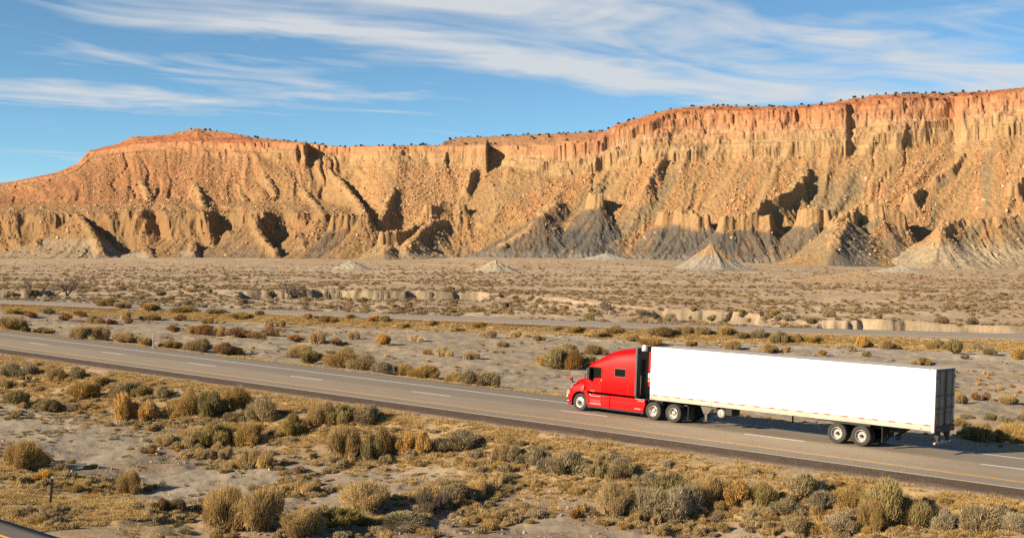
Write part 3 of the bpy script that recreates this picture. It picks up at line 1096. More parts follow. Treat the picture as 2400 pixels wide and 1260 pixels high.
# pick rows along each column by arc length so that cliffs get their share
NR = 430
d_ = np.hypot(np.gradient(H, axis=1), np.gradient(YG, axis=1) * 0.75)
vis = (YG < (LY[:, 6] + 25)[:, None]) & (YG > (LY[:, 1] - 70)[:, None])
wgt = np.where(vis, d_, d_ * 0.06)
ks = np.ones(41) / 41
wgt = np.apply_along_axis(lambda a: np.convolve(np.pad(a, 20, mode='edge'), ks, 'valid'), 0, wgt)
cum = np.cumsum(wgt, axis=1)
cum = (cum - cum[:, :1]) / (cum[:, -1:] - cum[:, :1])
tt = np.linspace(0, 1, NR)
MY = np.empty((NPX, NR))
MZ = np.empty((NPX, NR))
MQ = np.empty((NPX, NR))
MG = np.empty((NPX, NR))
MC = np.empty((NPX, NR))
MP = np.empty((NPX, NR))
for i in range(NPX):
    MY[i] = np.interp(tt, cum[i], Yg)
    MZ[i] = np.interp(MY[i], Yg, H[i])
    MQ[i] = np.interp(MY[i], Yg, QG[i])
    MG[i] = np.interp(MY[i], Yg, cgrey[i])
    MC[i] = np.interp(MY[i], Yg, capm[i])
    MP[i] = np.interp(MY[i], Yg, cpale[i])
MX = TANX[:, None] * MY
# sideways jog of the cliff faces, so columns of rock overlap
PXM = pxs[:, None] + 0 * MX

# --- colours of the beds
R_ = lambda *a: np.array(a)
right = sstep(PXM, 1080, 1300)
q = MQ + 0.10 * fbm(MX / 30, MZ / 14, 3, 431) + 0.05 * fbm(MX / 6, MZ / 6, 2, 441)
tan_lo = R_(0.335, 0.225, 0.118)
tan_hi = R_(0.355, 0.235, 0.122)
rub = R_(0.40, 0.218, 0.105)
cream = R_(0.385, 0.268, 0.15)
pink = R_(0.425, 0.225, 0.125)
redr = R_(0.365, 0.138, 0.066)
topc = R_(0.36, 0.205, 0.10)
c = np.zeros(MX.shape + (3,)) + tan_lo
c = mixc(c, tan_hi[None, None], sstep(q, 2.2, 3.4))
# grey-green shale shows through the lower slopes on the right
olive = R_(0.235, 0.195, 0.125)
DX = MX - DIAG[:, None] * (np.clip(MQ, 1, 4.2) - 1)
shale = sstep(fbm(DX / 26, MQ * 0.45, 3, 451), 0.0, 0.25) * right * sstep(q, 1.0, 1.3) * (1 - sstep(q, 3.5, 4.05))
c = mixc(c, olive[None, None], shale * 0.85)
rubm = sstep(fbm(DX / 20, MQ * 0.5, 4, 461), -0.12, 0.2) * (1 - 0.8 * shale) * sstep(q, 1.1, 1.6) * (1 - sstep(q, 3.9, 4.2))
c = mixc(c, rub[None, None], rubm * (0.75 - 0.25 * (1 - right)))
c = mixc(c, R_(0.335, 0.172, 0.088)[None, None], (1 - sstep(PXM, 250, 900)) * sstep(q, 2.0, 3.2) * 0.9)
gq = q + 0.25 * perlin(DX / 12, MQ * 1.2, 471) - 0.28 * right * (1 - sstep(PXM, 1950, 2150))
greyl = (1 - sstep(gq, 1.15, 1.5)) * (0.35 + 0.65 * right)
c = mixc(c, mixc(np.zeros_like(c) + R_(0.25, 0.222, 0.18), R_(0.150, 0.146, 0.138)[None, None], right), greyl * sstep(perlin(DX / 22, MQ * 0.3, 481), -0.3, 0.1) * 0.85)
c = mixc(c, cream[None, None], sstep(q, 3.85, 4.1) * (1 - 0.45 * (1 - sstep(PXM, 500, 900))))
c = mixc(c, pink[None, None], sstep(q, 4.22, 4.6) * (0.95 - 0.35 * sstep(PXM, 850, 1000) * (1 - sstep(PXM, 1180, 1350))))
band = np.exp(-((q - 4.52) / 0.06) ** 2) * right
c = mixc(c, R_(0.46, 0.335, 0.215)[None, None], band * 0.7)
redm = sstep(q, 4.78, 5.05) * (1 - sstep(q, 5.75, 6.0)) * (sstep(PXM, 1330, 1480) + (1 - sstep(PXM, 560, 700)) * 0.9)
redm = redm * (0.55 + 0.6 * sstep(fbm(MX / 26, MZ / 7, 3, 491), -0.25, 0.35))
c = mixc(c, redr[None, None], np.clip(redm, 0, 1) * 0.88)
c = mixc(c, topc[None, None], sstep(q, 5.7, 6.0))
strata = fbm(MX / 90, MZ / 1.6, 3, 501)
c = c * (1 + 0.20 * strata * sstep(q, 3.7, 4.2))[..., None]
streak = fbm(MX / 2.2, MZ / 18, 3, 511)
c = c * (1 + 0.05 * streak * sstep(q, 3.9, 4.2) * (1 - sstep(q, 5, 5.6)))[..., None]
MG = np.clip(MG, 0, 1)
c = mixc(c, GREYSK[None, None], MG)
c = mixc(c, R_(0.36, 0.315, 0.235)[None, None], np.clip(MP, 0, 1))
pale_foot = MG * (1 - sstep(MZ - toe_z(pxs)[:, None], 1.5, 7))
c = mixc(c, R_(0.25, 0.24, 0.215)[None, None], np.clip(pale_foot, 0, 1) * 0.8)
c = mixc(c, R_(0.39, 0.262, 0.138)[None, None], MC * 0.8 * (MQ < 3.6))
c = c * (1 + 0.13 * fbm(MX / 2.5, MZ / 2.5, 2, 521) + 0.08 * fbm(MX / 11, MY / 11, 3, 531))[..., None]
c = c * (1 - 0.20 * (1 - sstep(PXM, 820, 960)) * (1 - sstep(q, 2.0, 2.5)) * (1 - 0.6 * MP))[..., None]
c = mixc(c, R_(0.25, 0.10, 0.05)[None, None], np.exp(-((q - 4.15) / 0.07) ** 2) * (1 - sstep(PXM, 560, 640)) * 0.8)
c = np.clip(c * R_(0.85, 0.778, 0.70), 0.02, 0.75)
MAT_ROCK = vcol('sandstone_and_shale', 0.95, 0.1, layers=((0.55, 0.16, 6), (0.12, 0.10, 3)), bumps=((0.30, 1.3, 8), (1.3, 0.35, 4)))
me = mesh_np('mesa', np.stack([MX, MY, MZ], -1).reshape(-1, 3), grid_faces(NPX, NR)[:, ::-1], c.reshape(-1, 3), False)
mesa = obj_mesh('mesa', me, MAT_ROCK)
tag(mesa, 'long sandstone mesa with red cliffs and badland spurs', kind='structure')


# --- free-standing clay mounds on the plain
def mound(px, py_base, py_top, half_px, col, label, seed, cap=None, skew=0.0):
    y0 = float(hor(px))
    Y = 700.0
    for _ in range(30):
        z = float(ground_z(np.array([(px - 1200) / FPX * Y]), np.array([Y]))[0])
        Y = 0.5 * Y + 0.5 * (CAMH - z) * FPX / (py_base - y0)
    Y = min(Y, float(toe_depth(px)) + 10)
    r0 = 1.35 * half_px * Y / FPX
    h0 = (py_base - py_top) * Y / FPX
    cx, cy = (px - 1200) / FPX * Y, Y + r0 * 0.5
    nr_, na = 46, 120
    rr = np.linspace(0, 1, nr_)[:, None] + np.zeros(na)[None]
    th = np.linspace(0, 2 * math.pi, na, endpoint=False)[None, :] + 0 * rr
    rad = r0 * (1 + 0.18 * perlin(np.cos(th) * 1.7 + seed, np.sin(th) * 1.7, 540 + seed))
    x = cx + rr * rad * np.cos(th) + skew * r0 * (1 - rr)
    y = cy + rr * rad * np.sin(th) * 0.8
    rill = ridged(th * 5 + seed, rr * 1.5, 2, 550 + seed)
    h = h0 * 1.06 * ((1 - rr) ** 1.6 * (1 - 0.10 * rill * rr * 2) - 0.06)
    if cap:
        h = np.where(rr < 0.06, h0 * (1 - rr), h)
    z = ground_z(x, y) * 0 + float(ground_z(np.array([cx]), np.array([cy - r0 * 0.8]))[0]) + h - 0.5 * rr ** 6
    z = z + 0.15 * fbm(x / 2, y / 2, 2, 560)
    cc = np.zeros(x.shape + (3,)) + np.array(col)
    if cap is not None:
        cc = mixc(cc, np.array(cap)[None, None], sstep(1 - rr + 0.12 * perlin(x / 5, y / 5, 570), 0.55, 0.75))
    cc = cc * (1 + 0.08 * fbm(x / 3, z, 2, 580))[..., None]
    i = np.arange(nr_ - 1)[:, None] * na + np.arange(na)[None]
    j = np.arange(nr_ - 1)[:, None] * na + (np.arange(na)[None] + 1) % na
    F = np.stack([i, i + na, j + na, j], -1).reshape(-1, 4)
    me = mesh_np('clay_mound', np.stack([x, y, z], -1).reshape(-1, 3), F, cc.reshape(-1, 3), True)
    o = obj_mesh('clay_mound', me, MAT_ROCK)
    tag(o, label, kind='structure')


GM = (0.33, 0.285, 0.21)
mound(817, 632, 607, 55, GM, 'low pale grey clay mound in front of the flat-topped butte', 1)
mound(1160, 638, 608, 62, (0.34, 0.285, 0.205), 'pale clay mound standing alone on the plain', 2)
mound(1678, 632, 566, 98, (0.285, 0.25, 0.195), 'pointed grey cone with a tan peak at the foot of the mesa', 3, cap=(0.34, 0.225, 0.115))
mound(1425, 611, 594, 70, (0.33, 0.30, 0.25), 'low whitish mound below the dark grey cone', 4)
mound(1640, 645, 637, 60, GM, 'nearly flat pale swell in front of the pointed cone', 5)
mound(735, 636, 628, 28, GM, 'tiny pale mound beside the low grey mound', 6)
mound(2050, 662, 636, 170, (0.37, 0.255, 0.145), 'broad tan swell on the plain at the right', 7)
mound(2130, 640, 622, 80, (0.36, 0.315, 0.24), 'whitish apron mound below the right-hand cone', 8)
# ------------------------------------------------------------------ plants
MAT_LEAF = vcol('dry_desert_foliage', 0.85, 0.15, rnd=0.16, translucent=0.25)
MAT_STEM = plain('grey_brown_twig', (0.14, 0.105, 0.075), 0.9, noise=0.2)
MAT_JUN = vcol('juniper_needles', 0.9, 0.1, rnd=0.2)


def blades_mesh(name, base, tip, width, cols, rng, bend=0.0):
    """each blade is a thin triangle, or a bent pair when bend > 0"""
    n = len(base)
    ax = tip - base
    ln_ = np.linalg.norm(ax, axis=1, keepdims=True) + 1e-9
    side = np.cross(ax / ln_, rng.normal(size=(n, 3)))
    side /= np.linalg.norm(side, axis=1, keepdims=True) + 1e-9
    w = np.asarray(width).reshape(-1, 1)
    V = np.empty((n, 3, 3))
    V[:, 0] = base - side * w * 0.5
    V[:, 1] = base + side * w * 0.5
    V[:, 2] = tip
    V = V.reshape(-1, 3)
    F = np.arange(n * 3).reshape(-1, 3)
    return mesh_np(name, V, F, np.repeat(cols, 3, axis=0))


def unit_dirs(n, rng, zmin=0.0):
    z = rng.uniform(zmin, 1, n)
    a = rng.uniform(0, 2 * math.pi, n)
    r = np.sqrt(1 - z * z)
    return np.stack([r * np.cos(a), r * np.sin(a), z], 1)


KINDS_ = {
    # leaf colours, spread of colours, number, blade length, width, uprightness, lobes
    'sage': ((0.390, 0.298, 0.160), (0.265, 0.220, 0.130), 7000, 0.22, 0.026, 0.40, 13),
    'rabbit': ((0.460, 0.310, 0.120), (0.350, 0.250, 0.112), 8000, 0.33, 0.020, 0.42, 12),
    'grease': ((0.345, 0.262, 0.098), (0.225, 0.178, 0.075), 6500, 0.23, 0.030, 0.65, 12),
    'gold': ((0.540, 0.330, 0.090), (0.430, 0.255, 0.075), 6000, 0.17, 0.038, 0.5, 11),
    'russet': ((0.330, 0.180, 0.065), (0.235, 0.125, 0.055), 5000, 0.26, 0.024, 0.42, 9),
    'straw': ((0.520, 0.375, 0.180), (0.400, 0.290, 0.140), 2600, 0.55, 0.026, 1.3, 4),
    'twig': ((0.220, 0.165, 0.110), (0.160, 0.120, 0.085), 2400, 0.34, 0.018, 0.7, 6),
    'mat': ((0.290, 0.255, 0.145), (0.220, 0.195, 0.115), 4200, 0.10, 0.040, 0.9, 1),
}


def shrub_meshes(kind, seed, frac=1.0, tint=(1, 1, 1)):
    ca, cb, n, bl, bw, upr, nl = KINDS_[kind]
    ca, cb = np.array(ca) * tint, np.array(cb) * tint
    n = int(n * frac)
    bw = bw / math.sqrt(frac)
    rng = np.random.default_rng(seed)
    ca, cb = np.array(ca), np.array(cb)
    if kind == 'mat':
        d = unit_dirs(n, rng, 0.0)
        p = d * np.array([1, 1, 0.9]) * rng.uniform(0.9, 1.0, (n, 1))
        base = p * 0.93
        tip = p * 1.0 + d * bl * rng.uniform(0.4, 1, (n, 1)) + rng.normal(size=(n, 3)) * 0.03
    else:
        cen = unit_dirs(nl, rng, 0.05) * np.array([0.70, 0.70, 0.56]) * rng.uniform(0.4, 1, (nl, 1))
        cen[:, 2] += 0.16
        if nl > 2:
            cen[0] = (0, 0, 0.52)
        rad = rng.uniform(0.18, 0.44, nl)
        k = rng.integers(0, nl, n)
        d = unit_dirs(n, rng, -0.55)
        rr = rad[k][:, None] * rng.uniform(0.35, 1.0, (n, 1)) ** 0.5
        p = cen[k] + d * rr * np.array([1, 1, 0.9])
        p[:, 2] = np.abs(p[:, 2])
        out = p - np.array([0, 0, -0.15])
        out /= np.linalg.norm(out, axis=1, keepdims=True)
        ax = out * 1.0 + np.array([0, 0, upr]) + rng.normal(size=(n, 3)) * 0.42
        ax /= np.linalg.norm(ax, axis=1, keepdims=True)
        L = bl * rng.uniform(0.5, 1.15, (n, 1)) * np.where(rng.random((n, 1)) < 0.10, 1.7, 1.0)
        base = p - ax * L * 0.5
        base[:, 2] = np.maximum(base[:, 2], 0.0)
        tip = p + ax * L * 0.5
    t = rng.random((n, 1)) ** 1.2
    lob = rng.normal(size=(nl, 1)) * 0.10 if kind != 'mat' else np.zeros((1, 1))
    kk_ = k if kind != 'mat' else np.zeros(n, int)
    cols = (ca + (cb - ca) * t) * (1 + lob[kk_]) * rng.uniform(0.85, 1.15, (n, 1))
    fol = blades_mesh('foliage', base, tip, bw * rng.uniform(0.7, 1.3, n), cols, rng)
    mb = MB()
    if kind != 'mat':
        for i in range(18 if frac > 0.5 else 4):
            dd = unit_dirs(1, rng, 0.35)[0]
            e = dd * np.array([0.75, 0.75, 0.7]) * rng.uniform(0.85, 1.32)
            m = e * 0.5 + np.array([0, 0, 0.06])
            mb.tube([(0.03 * dd[0], 0.03 * dd[1], -0.08), m, e], [0.020, 0.012, 0.004], 4, cap=False)
    return fol, mb


PROTO = {}
for ki, kind in enumerate(KINDS_):
    for v in range(3 if kind in ('sage', 'rabbit', 'grease') else 2):
        fol, mb = shrub_meshes(kind, 900 + ki * 10 + v)
        fol.materials.append(MAT_LEAF)
        st = None
        if mb.v:
            st = bpy.data.meshes.new('stems')
            st.from_pydata(mb.v, [], mb.f)
            st.materials.append(MAT_STEM)
        PROTO.setdefault(kind, []).append((fol, st))

NOUN = {'sage': 'sagebrush', 'rabbit': 'rabbitbrush', 'grease': 'greasewood_shrub', 'gold': 'golden_shrub', 'russet': 'russet_shrub',
        'straw': 'dry_grass_clump', 'twig': 'bare_twig_shrub', 'mat': 'cushion_plant'}
LOOK = {'sage': 'grey-olive sagebrush', 'rabbit': 'tan feathery rabbitbrush', 'grease': 'dark olive greasewood', 'gold': 'bright golden shrub',
        'russet': 'russet brown shrub', 'straw': 'pale straw-coloured grass clump', 'twig': 'bare dark twiggy shrub', 'mat': 'pale green cushion plant'}
n_shrubs = 0
SH_XY = []


def place_shrub(kind, x, y, z, w, h, label, group=None, rng=random):
    """w, h in metres: full width and height"""
    global n_shrubs
    n_shrubs += 1
    SH_XY.append((x, y, w / 2))
    fol, st = PROTO[kind][rng.randrange(len(PROTO[kind]))]
    root = empty(NOUN[kind], (x, y, z - 0.02), rng.uniform(0, 6.28))
    tag(root, label, 'grass clump' if kind == 'straw' else 'cushion plant' if kind == 'mat' else 'shrub', group)
    s = w / 2 / 0.95
    root.scale = (s, s * rng.uniform(0.8, 1.0), h / 1.02)
    link(bpy.data.objects.new('foliage', fol), root)
    if st is not None:
        link(bpy.data.objects.new('stems', st), root)
    return root


# measured shrubs: kind, px, py of the foot, width and height in photo pixels, label (None: shares the zone's label)
FG = [
    ('sage', 21, 888, 52, 36, 'dark grey-olive sagebrush at the left edge below the gravel strip'),
    ('sage', 69, 884, 50, 30, 'rounded grey sagebrush second from the left edge in the upper row'),
    ('grease', 12, 912, 30, 22, None), ('rabbit', 120, 895, 60, 38, 'tan-grey rabbitbrush behind the golden-topped pair at the left'),
    ('sage', 178, 889, 52, 28, None), ('rabbit', 222, 908, 66, 28, 'upper bush of a golden-topped pair at the left'),
    ('rabbit', 195, 940, 90, 46, 'lower bush of a golden-topped pair at the left, with a black shadow'),
    ('grease', 29, 951, 70, 38, 'dark olive greasewood low at the left edge above the grey wash'),
    ('grease', 108, 966, 60, 32, 'dark olive greasewood above the pale edge of the grey wash'), ('sage', 162, 966, 46, 22, None),
    ('gold', 290, 992, 84, 62, 'left half of a large golden round shrub pair on brown gravel'),
    ('gold', 345, 990, 62, 56, 'right half of a large golden round shrub pair on brown gravel'),
    ('sage', 292, 932, 75, 34, None), ('grease', 330, 932, 60, 32, None), ('sage', 372, 936, 45, 32, None),
    ('rabbit', 436, 978, 72, 70, 'tall pale feathery rabbitbrush beside the tallest dark olive shrub'),
    ('grease', 486, 982, 86, 66, 'tallest dark olive shrub of the row right of the golden pair'),
    ('rabbit', 545, 966, 76, 62, 'pale rabbitbrush in the middle of the row below the gravel strip'),
    ('sage', 614, 997, 86, 58, 'grey sagebrush mound right of the pale rabbitbrush in the row'),
    ('sage', 540, 992, 52, 24, None), ('grease', 490, 1050, 104, 62, 'broad dark olive greasewood on the brown slope above straw clumps'),
    ('rabbit', 570, 1047, 86, 62, 'tan rabbitbrush leaning against the broad dark greasewood'),
    ('straw', 390, 1042, 66, 26, None), ('straw', 440, 1052, 60, 24, None), ('straw', 530, 1080, 42, 27, None), ('straw', 470, 1069, 34, 20, None),
    ('straw', 592, 1098, 80, 44, 'pale straw clump at the tip of the brown slope'),
    ('grease', 685, 1024, 66, 58, 'round dark olive shrub left of the tall golden thicket'),
    ('rabbit', 745, 1004, 76, 66, 'tall golden-tan rabbitbrush in the thicket below the road'),
    ('grease', 794, 1000, 76, 56, 'olive greasewood at the back of the thicket below the road'),
    ('sage', 860, 996, 74, 46, 'grey sagebrush at the right end of the thicket below the road'),
    ('rabbit', 800, 1082, 110, 86, 'largest gold-green bush in the middle of the foreground'),
    ('grease', 866, 1079, 70, 70, None), ('rabbit', 895, 1074, 64, 78, 'upright golden bush beside the bright yellow shrub'),
    ('gold', 952, 1068, 54, 48, 'left of the two bright yellow round shrubs'), ('gold', 992, 1068, 52, 52, 'right of the two bright yellow round shrubs'),
    ('sage', 1081, 1061, 118, 46, 'low wide dark grey sagebrush right of the bright yellow shrubs'),
    ('rabbit', 1175, 1089, 66, 50, 'tan rabbitbrush at the left of the row ending at the big clump'),
    ('sage', 1216, 1092, 62, 46, None), ('sage', 1272, 1108, 66, 56, None), ('sage', 1325, 1117, 92, 62, None),
    ('grease', 1400, 1124, 64, 48, 'dark olive shrub in the row below the truck cab'), ('sage', 1462, 1127, 76, 42, None), ('sage', 1537, 1136, 64, 26, None),
    ('rabbit', 1444, 1214, 100, 86, 'russet-gold bush at the left end of the big foreground clump'),
    ('sage', 1525, 1228, 120, 78, 'large grey-green sagebrush at the front of the big clump'),
    ('sage', 1606, 1228, 118, 82, 'grey sagebrush at the front of the big clump, right of the grey-green one'),
    ('grease', 1575, 1172, 116, 58, 'olive bush along the top of the big clump'),
    ('rabbit', 1668, 1190, 116, 72, 'gold-green bush in the middle of the big clump'),
    ('gold', 1737, 1192, 92, 64, 'yellowish round bush in the big clump'),
    ('grease', 1793, 1195, 86, 66, 'dark olive bush at the shadowed right side of the big clump'),
    ('sage', 1887, 1177, 106, 62, 'grey bush right of the big clump, nearest the grass verge'),
    ('sage', 1930, 1202, 76, 46, None), ('sage', 1850, 1214, 84, 30, None),
    ('rabbit', 2000, 1195, 90, 54, 'tan bush up the slope behind the large olive bush at lower right'),
    ('rabbit', 2050, 1252, 96, 78, 'russet-tinged bush in front of the large olive bush at lower right'),
    ('grease', 2088, 1246, 136, 104, 'large dark olive bush at lower right'),
    ('grease', 2160, 1239, 96, 66, 'dark bush touching the right side of the large olive bush'),
    ('sage', 1875, 1258, 84, 42, 'low grey bush cut by the bottom edge, left of the large olive bush'),
    ('sage', 1975, 1259, 92, 46, None), ('sage', 2225, 1245, 64, 52, None), ('sage', 2306, 1252, 108, 62, 'wide grey bush near the lower right corner'),
    ('sage', 2387, 1252, 70, 46, None),
    ('rabbit', 520, 1240, 130, 100, 'left half of the pale feathery thicket at the bottom edge'),
    ('rabbit', 600, 1244, 130, 110, 'right half of the pale feathery thicket at the bottom edge'),
    ('russet', 375, 1200, 56, 40, 'small russet bush left of the pale feathery thicket'), ('twig', 417, 1204, 60, 36, 'small bare grey bush left of the pale feathery thicket'),
    ('rabbit', 292, 1159, 62, 60, 'golden bush standing alone on brown gravel right of the metal post'),
    ('straw', 200, 1153, 36, 24, 'small pale tuft between the metal post and the golden bush'),
    ('gold', 98, 1130, 44, 26, 'small yellow clump just left of the metal post'),
    ('rabbit', 34, 1100, 110, 76, 'big golden rabbitbrush at the left edge casting a long shadow'), ('rabbit', 84, 1094, 52, 42, None),
    ('rabbit', 854, 1212, 130, 70, 'tan-grey bush above the dark gully bush'), ('grease', 783, 1240, 124, 54, 'dark low bush at the bottom edge left of the gully'),
    ('rabbit', 708, 1257, 110, 60, 'golden bush cut by the bottom edge beside the feathery thicket'),
    ('twig', 990, 1206, 80, 44, 'bare dark twiggy shrub overhanging the gully'), ('twig', 1030, 1200, 60, 44, None),
    ('sage', 1068, 1178, 112, 46, 'grey shrub above the right end of the gully'), ('straw', 1128, 1170, 70, 48, 'dry wispy grass clump above the right end of the gully'),
    ('straw', 1166, 1146, 30, 40, 'single tall dry stalk clump on the gravel'),
    ('mat', 945, 1241, 116, 32, 'large pale green cushion plant at the bottom of the gully'),
    ('mat', 1088, 1207, 36, 12, 'small pale green cushion plant right of the gully'),
    ('straw', 1231, 1207, 38, 16, 'lone low straw tuft on the bare clay'), ('straw', 1160, 1232, 60, 14, None),
    ('russet', 700, 1115, 30, 22, None), ('straw', 700, 1160, 70, 34, None), ('straw', 540, 1100, 40, 20, None), ('sage', 690, 1152, 60, 16, None),
    ('straw', 100, 1210, 60, 26, 'straw tuft at the foot of the metal post'), ('straw', 30, 1212, 44, 18, None), ('straw', 115, 1236, 36, 18, None),
    ('straw', 1640, 1240, 40, 12, None), ('straw', 1780, 1222, 26, 14, None),
]
MED = [
    ('rabbit', 25, 774, 96, 38, None), ('grease', 54, 777, 34, 17, None), ('rabbit', 96, 781, 48, 16, None), ('rabbit', 178, 795, 70, 36, None),
    ('rabbit', 222, 796, 76, 38, None), ('rabbit', 285, 802, 72, 26, None), ('rabbit', 340, 809, 50, 24, None), ('rabbit', 395, 817, 58, 20, None),
    ('rabbit', 455, 822, 70, 32, None), ('russet', 515, 829, 78, 28, None), ('rabbit', 548, 832, 40, 22, None),
    ('russet', 405, 778, 46, 16, None), ('rabbit', 445, 781, 48, 21, None), ('russet', 478, 788, 66, 29, None), ('rabbit', 512, 788, 42, 26, None),
    ('russet', 555, 792, 84, 23, None), ('russet', 592, 793, 62, 20, None), ('russet', 632, 788, 62, 22, None),
    ('russet', 150, 752, 42, 17, None), ('rabbit', 222, 758, 48, 22, None), ('russet', 252, 760, 42, 15, None), ('straw', 290, 748, 60, 20, None),
    ('russet', 300, 759, 30, 16, None), ('rabbit', 350, 751, 52, 18, None), ('rabbit', 350, 733, 62, 20, None), ('rabbit', 425, 736, 72, 16, None),
    ('grease', 500, 740, 60, 13, None), ('rabbit', 240, 718, 46, 22, None), ('rabbit', 282, 726, 60, 18, None), ('straw', 625, 766, 42, 18, None),
    ('straw', 660, 767, 32, 16, None), ('russet', 690, 803, 62, 15, None), ('straw', 745, 806, 58, 33, None), ('russet', 786, 810, 52, 20, None),
    ('straw', 830, 796, 46, 22, None), ('gold', 895, 809, 50, 28, 'round golden-olive bush alone on the pale median flat'), ('gold', 875, 756, 36, 14, None),
    ('grease', 903, 757, 40, 15, None), ('grease', 607, 741, 26, 13, None), ('rabbit', 690, 839, 92, 36, None), ('grease', 727, 851, 72, 34, None),
    ('rabbit', 800, 862, 92, 46, None), ('rabbit', 846, 867, 80, 40, None), ('sage', 896, 873, 62, 30, None), ('rabbit', 940, 879, 62, 32, None),
    ('rabbit', 996, 887, 76, 32, None), ('rabbit', 1056, 895, 62, 30, None), ('sage', 1095, 901, 64, 36, None),
    ('sage', 1142, 905, 70, 36, 'dark grey bush at the end of the roadside row in front of the truck'),
    ('rabbit', 997, 830, 32, 14, None), ('straw', 1042, 836, 52, 26, None), ('straw', 1102, 841, 62, 20, None), ('straw', 1150, 793, 52, 18, None),
    ('rabbit', 1317, 852, 60, 34, None), ('rabbit', 1328, 832, 64, 30, None), ('russet', 1350, 868, 70, 46, 'dark russet bush beyond the road above the truck hood'),
    ('grease', 1302, 867, 90, 52, None), ('rabbit', 1397, 832, 62, 26, None), ('grease', 1385, 866, 50, 34, None), ('rabbit', 1280, 860, 60, 30, None),
    ('rabbit', 1556, 792, 82, 21, None), ('rabbit', 1530, 809, 72, 18, None), ('rabbit', 1605, 786, 62, 20, None), ('rabbit', 1655, 791, 62, 23, None),
    ('rabbit', 1710, 792, 62, 26, None), ('grease', 1742, 798, 40, 20, None), ('sage', 1778, 796, 52, 22, None),
    ('grease', 1830, 806, 46, 34, 'upright olive-green bush beside the far carriageway above the trailer'), ('rabbit', 1864, 804, 38, 22, None),
    ('rabbit', 1906, 803, 42, 16, None), ('rabbit', 1721, 820, 40, 21, None), ('rabbit', 1620, 811, 36, 15, None), ('rabbit', 1807, 828, 46, 21, None),
    ('rabbit', 1842, 826, 28, 17, None), ('gold', 1929, 833, 34, 14, None), ('straw', 1995, 826, 26, 16, None), ('gold', 2029, 815, 54, 26, None),
    ('sage', 2032, 836, 26, 15, None), ('rabbit', 2085, 817, 48, 22, None), ('rabbit', 2200, 820, 44, 26, None),
    ('grease', 2244, 830, 54, 38, 'yellow-green bush beside the far carriageway at the right'), ('sage', 2288, 822, 38, 20, None), ('sage', 2322, 831, 42, 20, None),
    ('rabbit', 2392, 842, 44, 32, None), ('rabbit', 2172, 856, 38, 21, None), ('rabbit', 2146, 856, 26, 13, None), ('sage', 2262, 843, 26, 12, None),
    ('rabbit', 2257, 947, 54, 30, None), ('russet', 2290, 939, 36, 18, None), ('russet', 2316, 937, 30, 19, 'small dark russet bush on bare ground right of the trailer'),
    ('rabbit', 2372, 947, 54, 21, None), ('rabbit', 2296, 1034, 76, 46, 'golden bush beside the road behind the trailer tail'), ('grease', 2266, 1029, 44, 28, None),
    ('rabbit', 2384, 1037, 84, 48, None), ('rabbit', 2345, 1036, 50, 38, None), ('sage', 2362, 992, 44, 16, None), ('sage', 2268, 982, 34, 13, None),
    ('sage', 2330, 985, 46, 16, None), ('rabbit', 2250, 1000, 40, 20, None), ('sage', 2400, 985, 40, 18, None), ('rabbit', 2215, 945, 40, 24, None),
    ('straw', 1215, 790, 40, 16, None), ('straw', 1260, 800, 36, 14, None), ('rabbit', 1180, 812, 34, 14, None), ('straw', 975, 800, 40, 16, None),
    ('rabbit', 940, 770, 44, 15, None), ('straw', 1060, 775, 40, 15, None), ('straw', 1010, 765, 36, 13, None), ('rabbit', 1120, 770, 40, 14, None),
    ('straw', 720, 752, 42, 14, None), ('rabbit', 770, 758, 46, 16, None), ('rabbit', 820, 750, 40, 14, None), ('rabbit', 560, 750, 50, 16, None),
    ('rabbit', 480, 758, 44, 17, None), ('russet', 420, 752, 44, 16, None), ('russet', 70, 745, 40, 16, None), ('rabbit', 30, 735, 50, 16, None),
    ('sage', 105, 735, 40, 14, None), ('russet', 180, 740, 40, 15, None), ('rabbit', 1400, 790, 46, 18, None), ('rabbit', 1440, 785, 50, 20, None),
    ('rabbit', 1350, 782, 44, 16, None), ('rabbit', 1480, 800, 40, 18, None), ('straw', 1300, 780, 36, 14, None),
]


ORD = ['first', 'second', 'third', 'fourth', 'fifth', 'sixth', 'seventh', 'eighth', 'ninth', 'tenth', 'eleventh', 'twelfth', 'thirteenth', 'fourteenth',
       'fifteenth', 'sixteenth', 'seventeenth', 'eighteenth', 'nineteenth', 'twentieth']
PENDING = {}


def name_pending():
    """plants without a label of their own are counted from the left within their strip of land"""
    for (kind, zone), lst in PENDING.items():
        lst.sort(key=lambda a: a[0])
        n_ = len(lst)
        for i, (px, root) in enumerate(lst):
            if n_ == 1:
                root['label'] = 'only ' + LOOK[kind] + ' ' + zone
            elif i == 0 or i == n_ - 1:
                root['label'] = ('leftmost ' if i == 0 else 'rightmost ') + LOOK[kind] + ' ' + zone
            elif i < 20:
                root['label'] = ORD[i] + ' ' + LOOK[kind] + ' from the left ' + zone
            elif n_ - 1 - i < 20:
                root['label'] = ORD[n_ - 1 - i] + ' ' + LOOK[kind] + ' from the right ' + zone
            else:
                root['label'] = LOOK[kind] + ' ' + zone
            root['group'] = LOOK[kind] + ' ' + zone


def zone_of(p, zone):
    s0, l0 = road_sl(p[0], p[1])
    if 'median' in zone:
        d0 = (p[1] - float(fr_y(p[0]))) * 0.87 + FR_W
        if l0 < 17:
            return 'in the roadside row beyond the highway'
        return 'beside the far carriageway' if d0 > -16 else 'on the pale median flat'
    if 'slope' in zone:
        if l0 > -13.5:
            return 'on the grassy verge slope'
        return 'at the back of the grey wash' if l0 > -21 else 'at the front of the grey wash'
    return zone


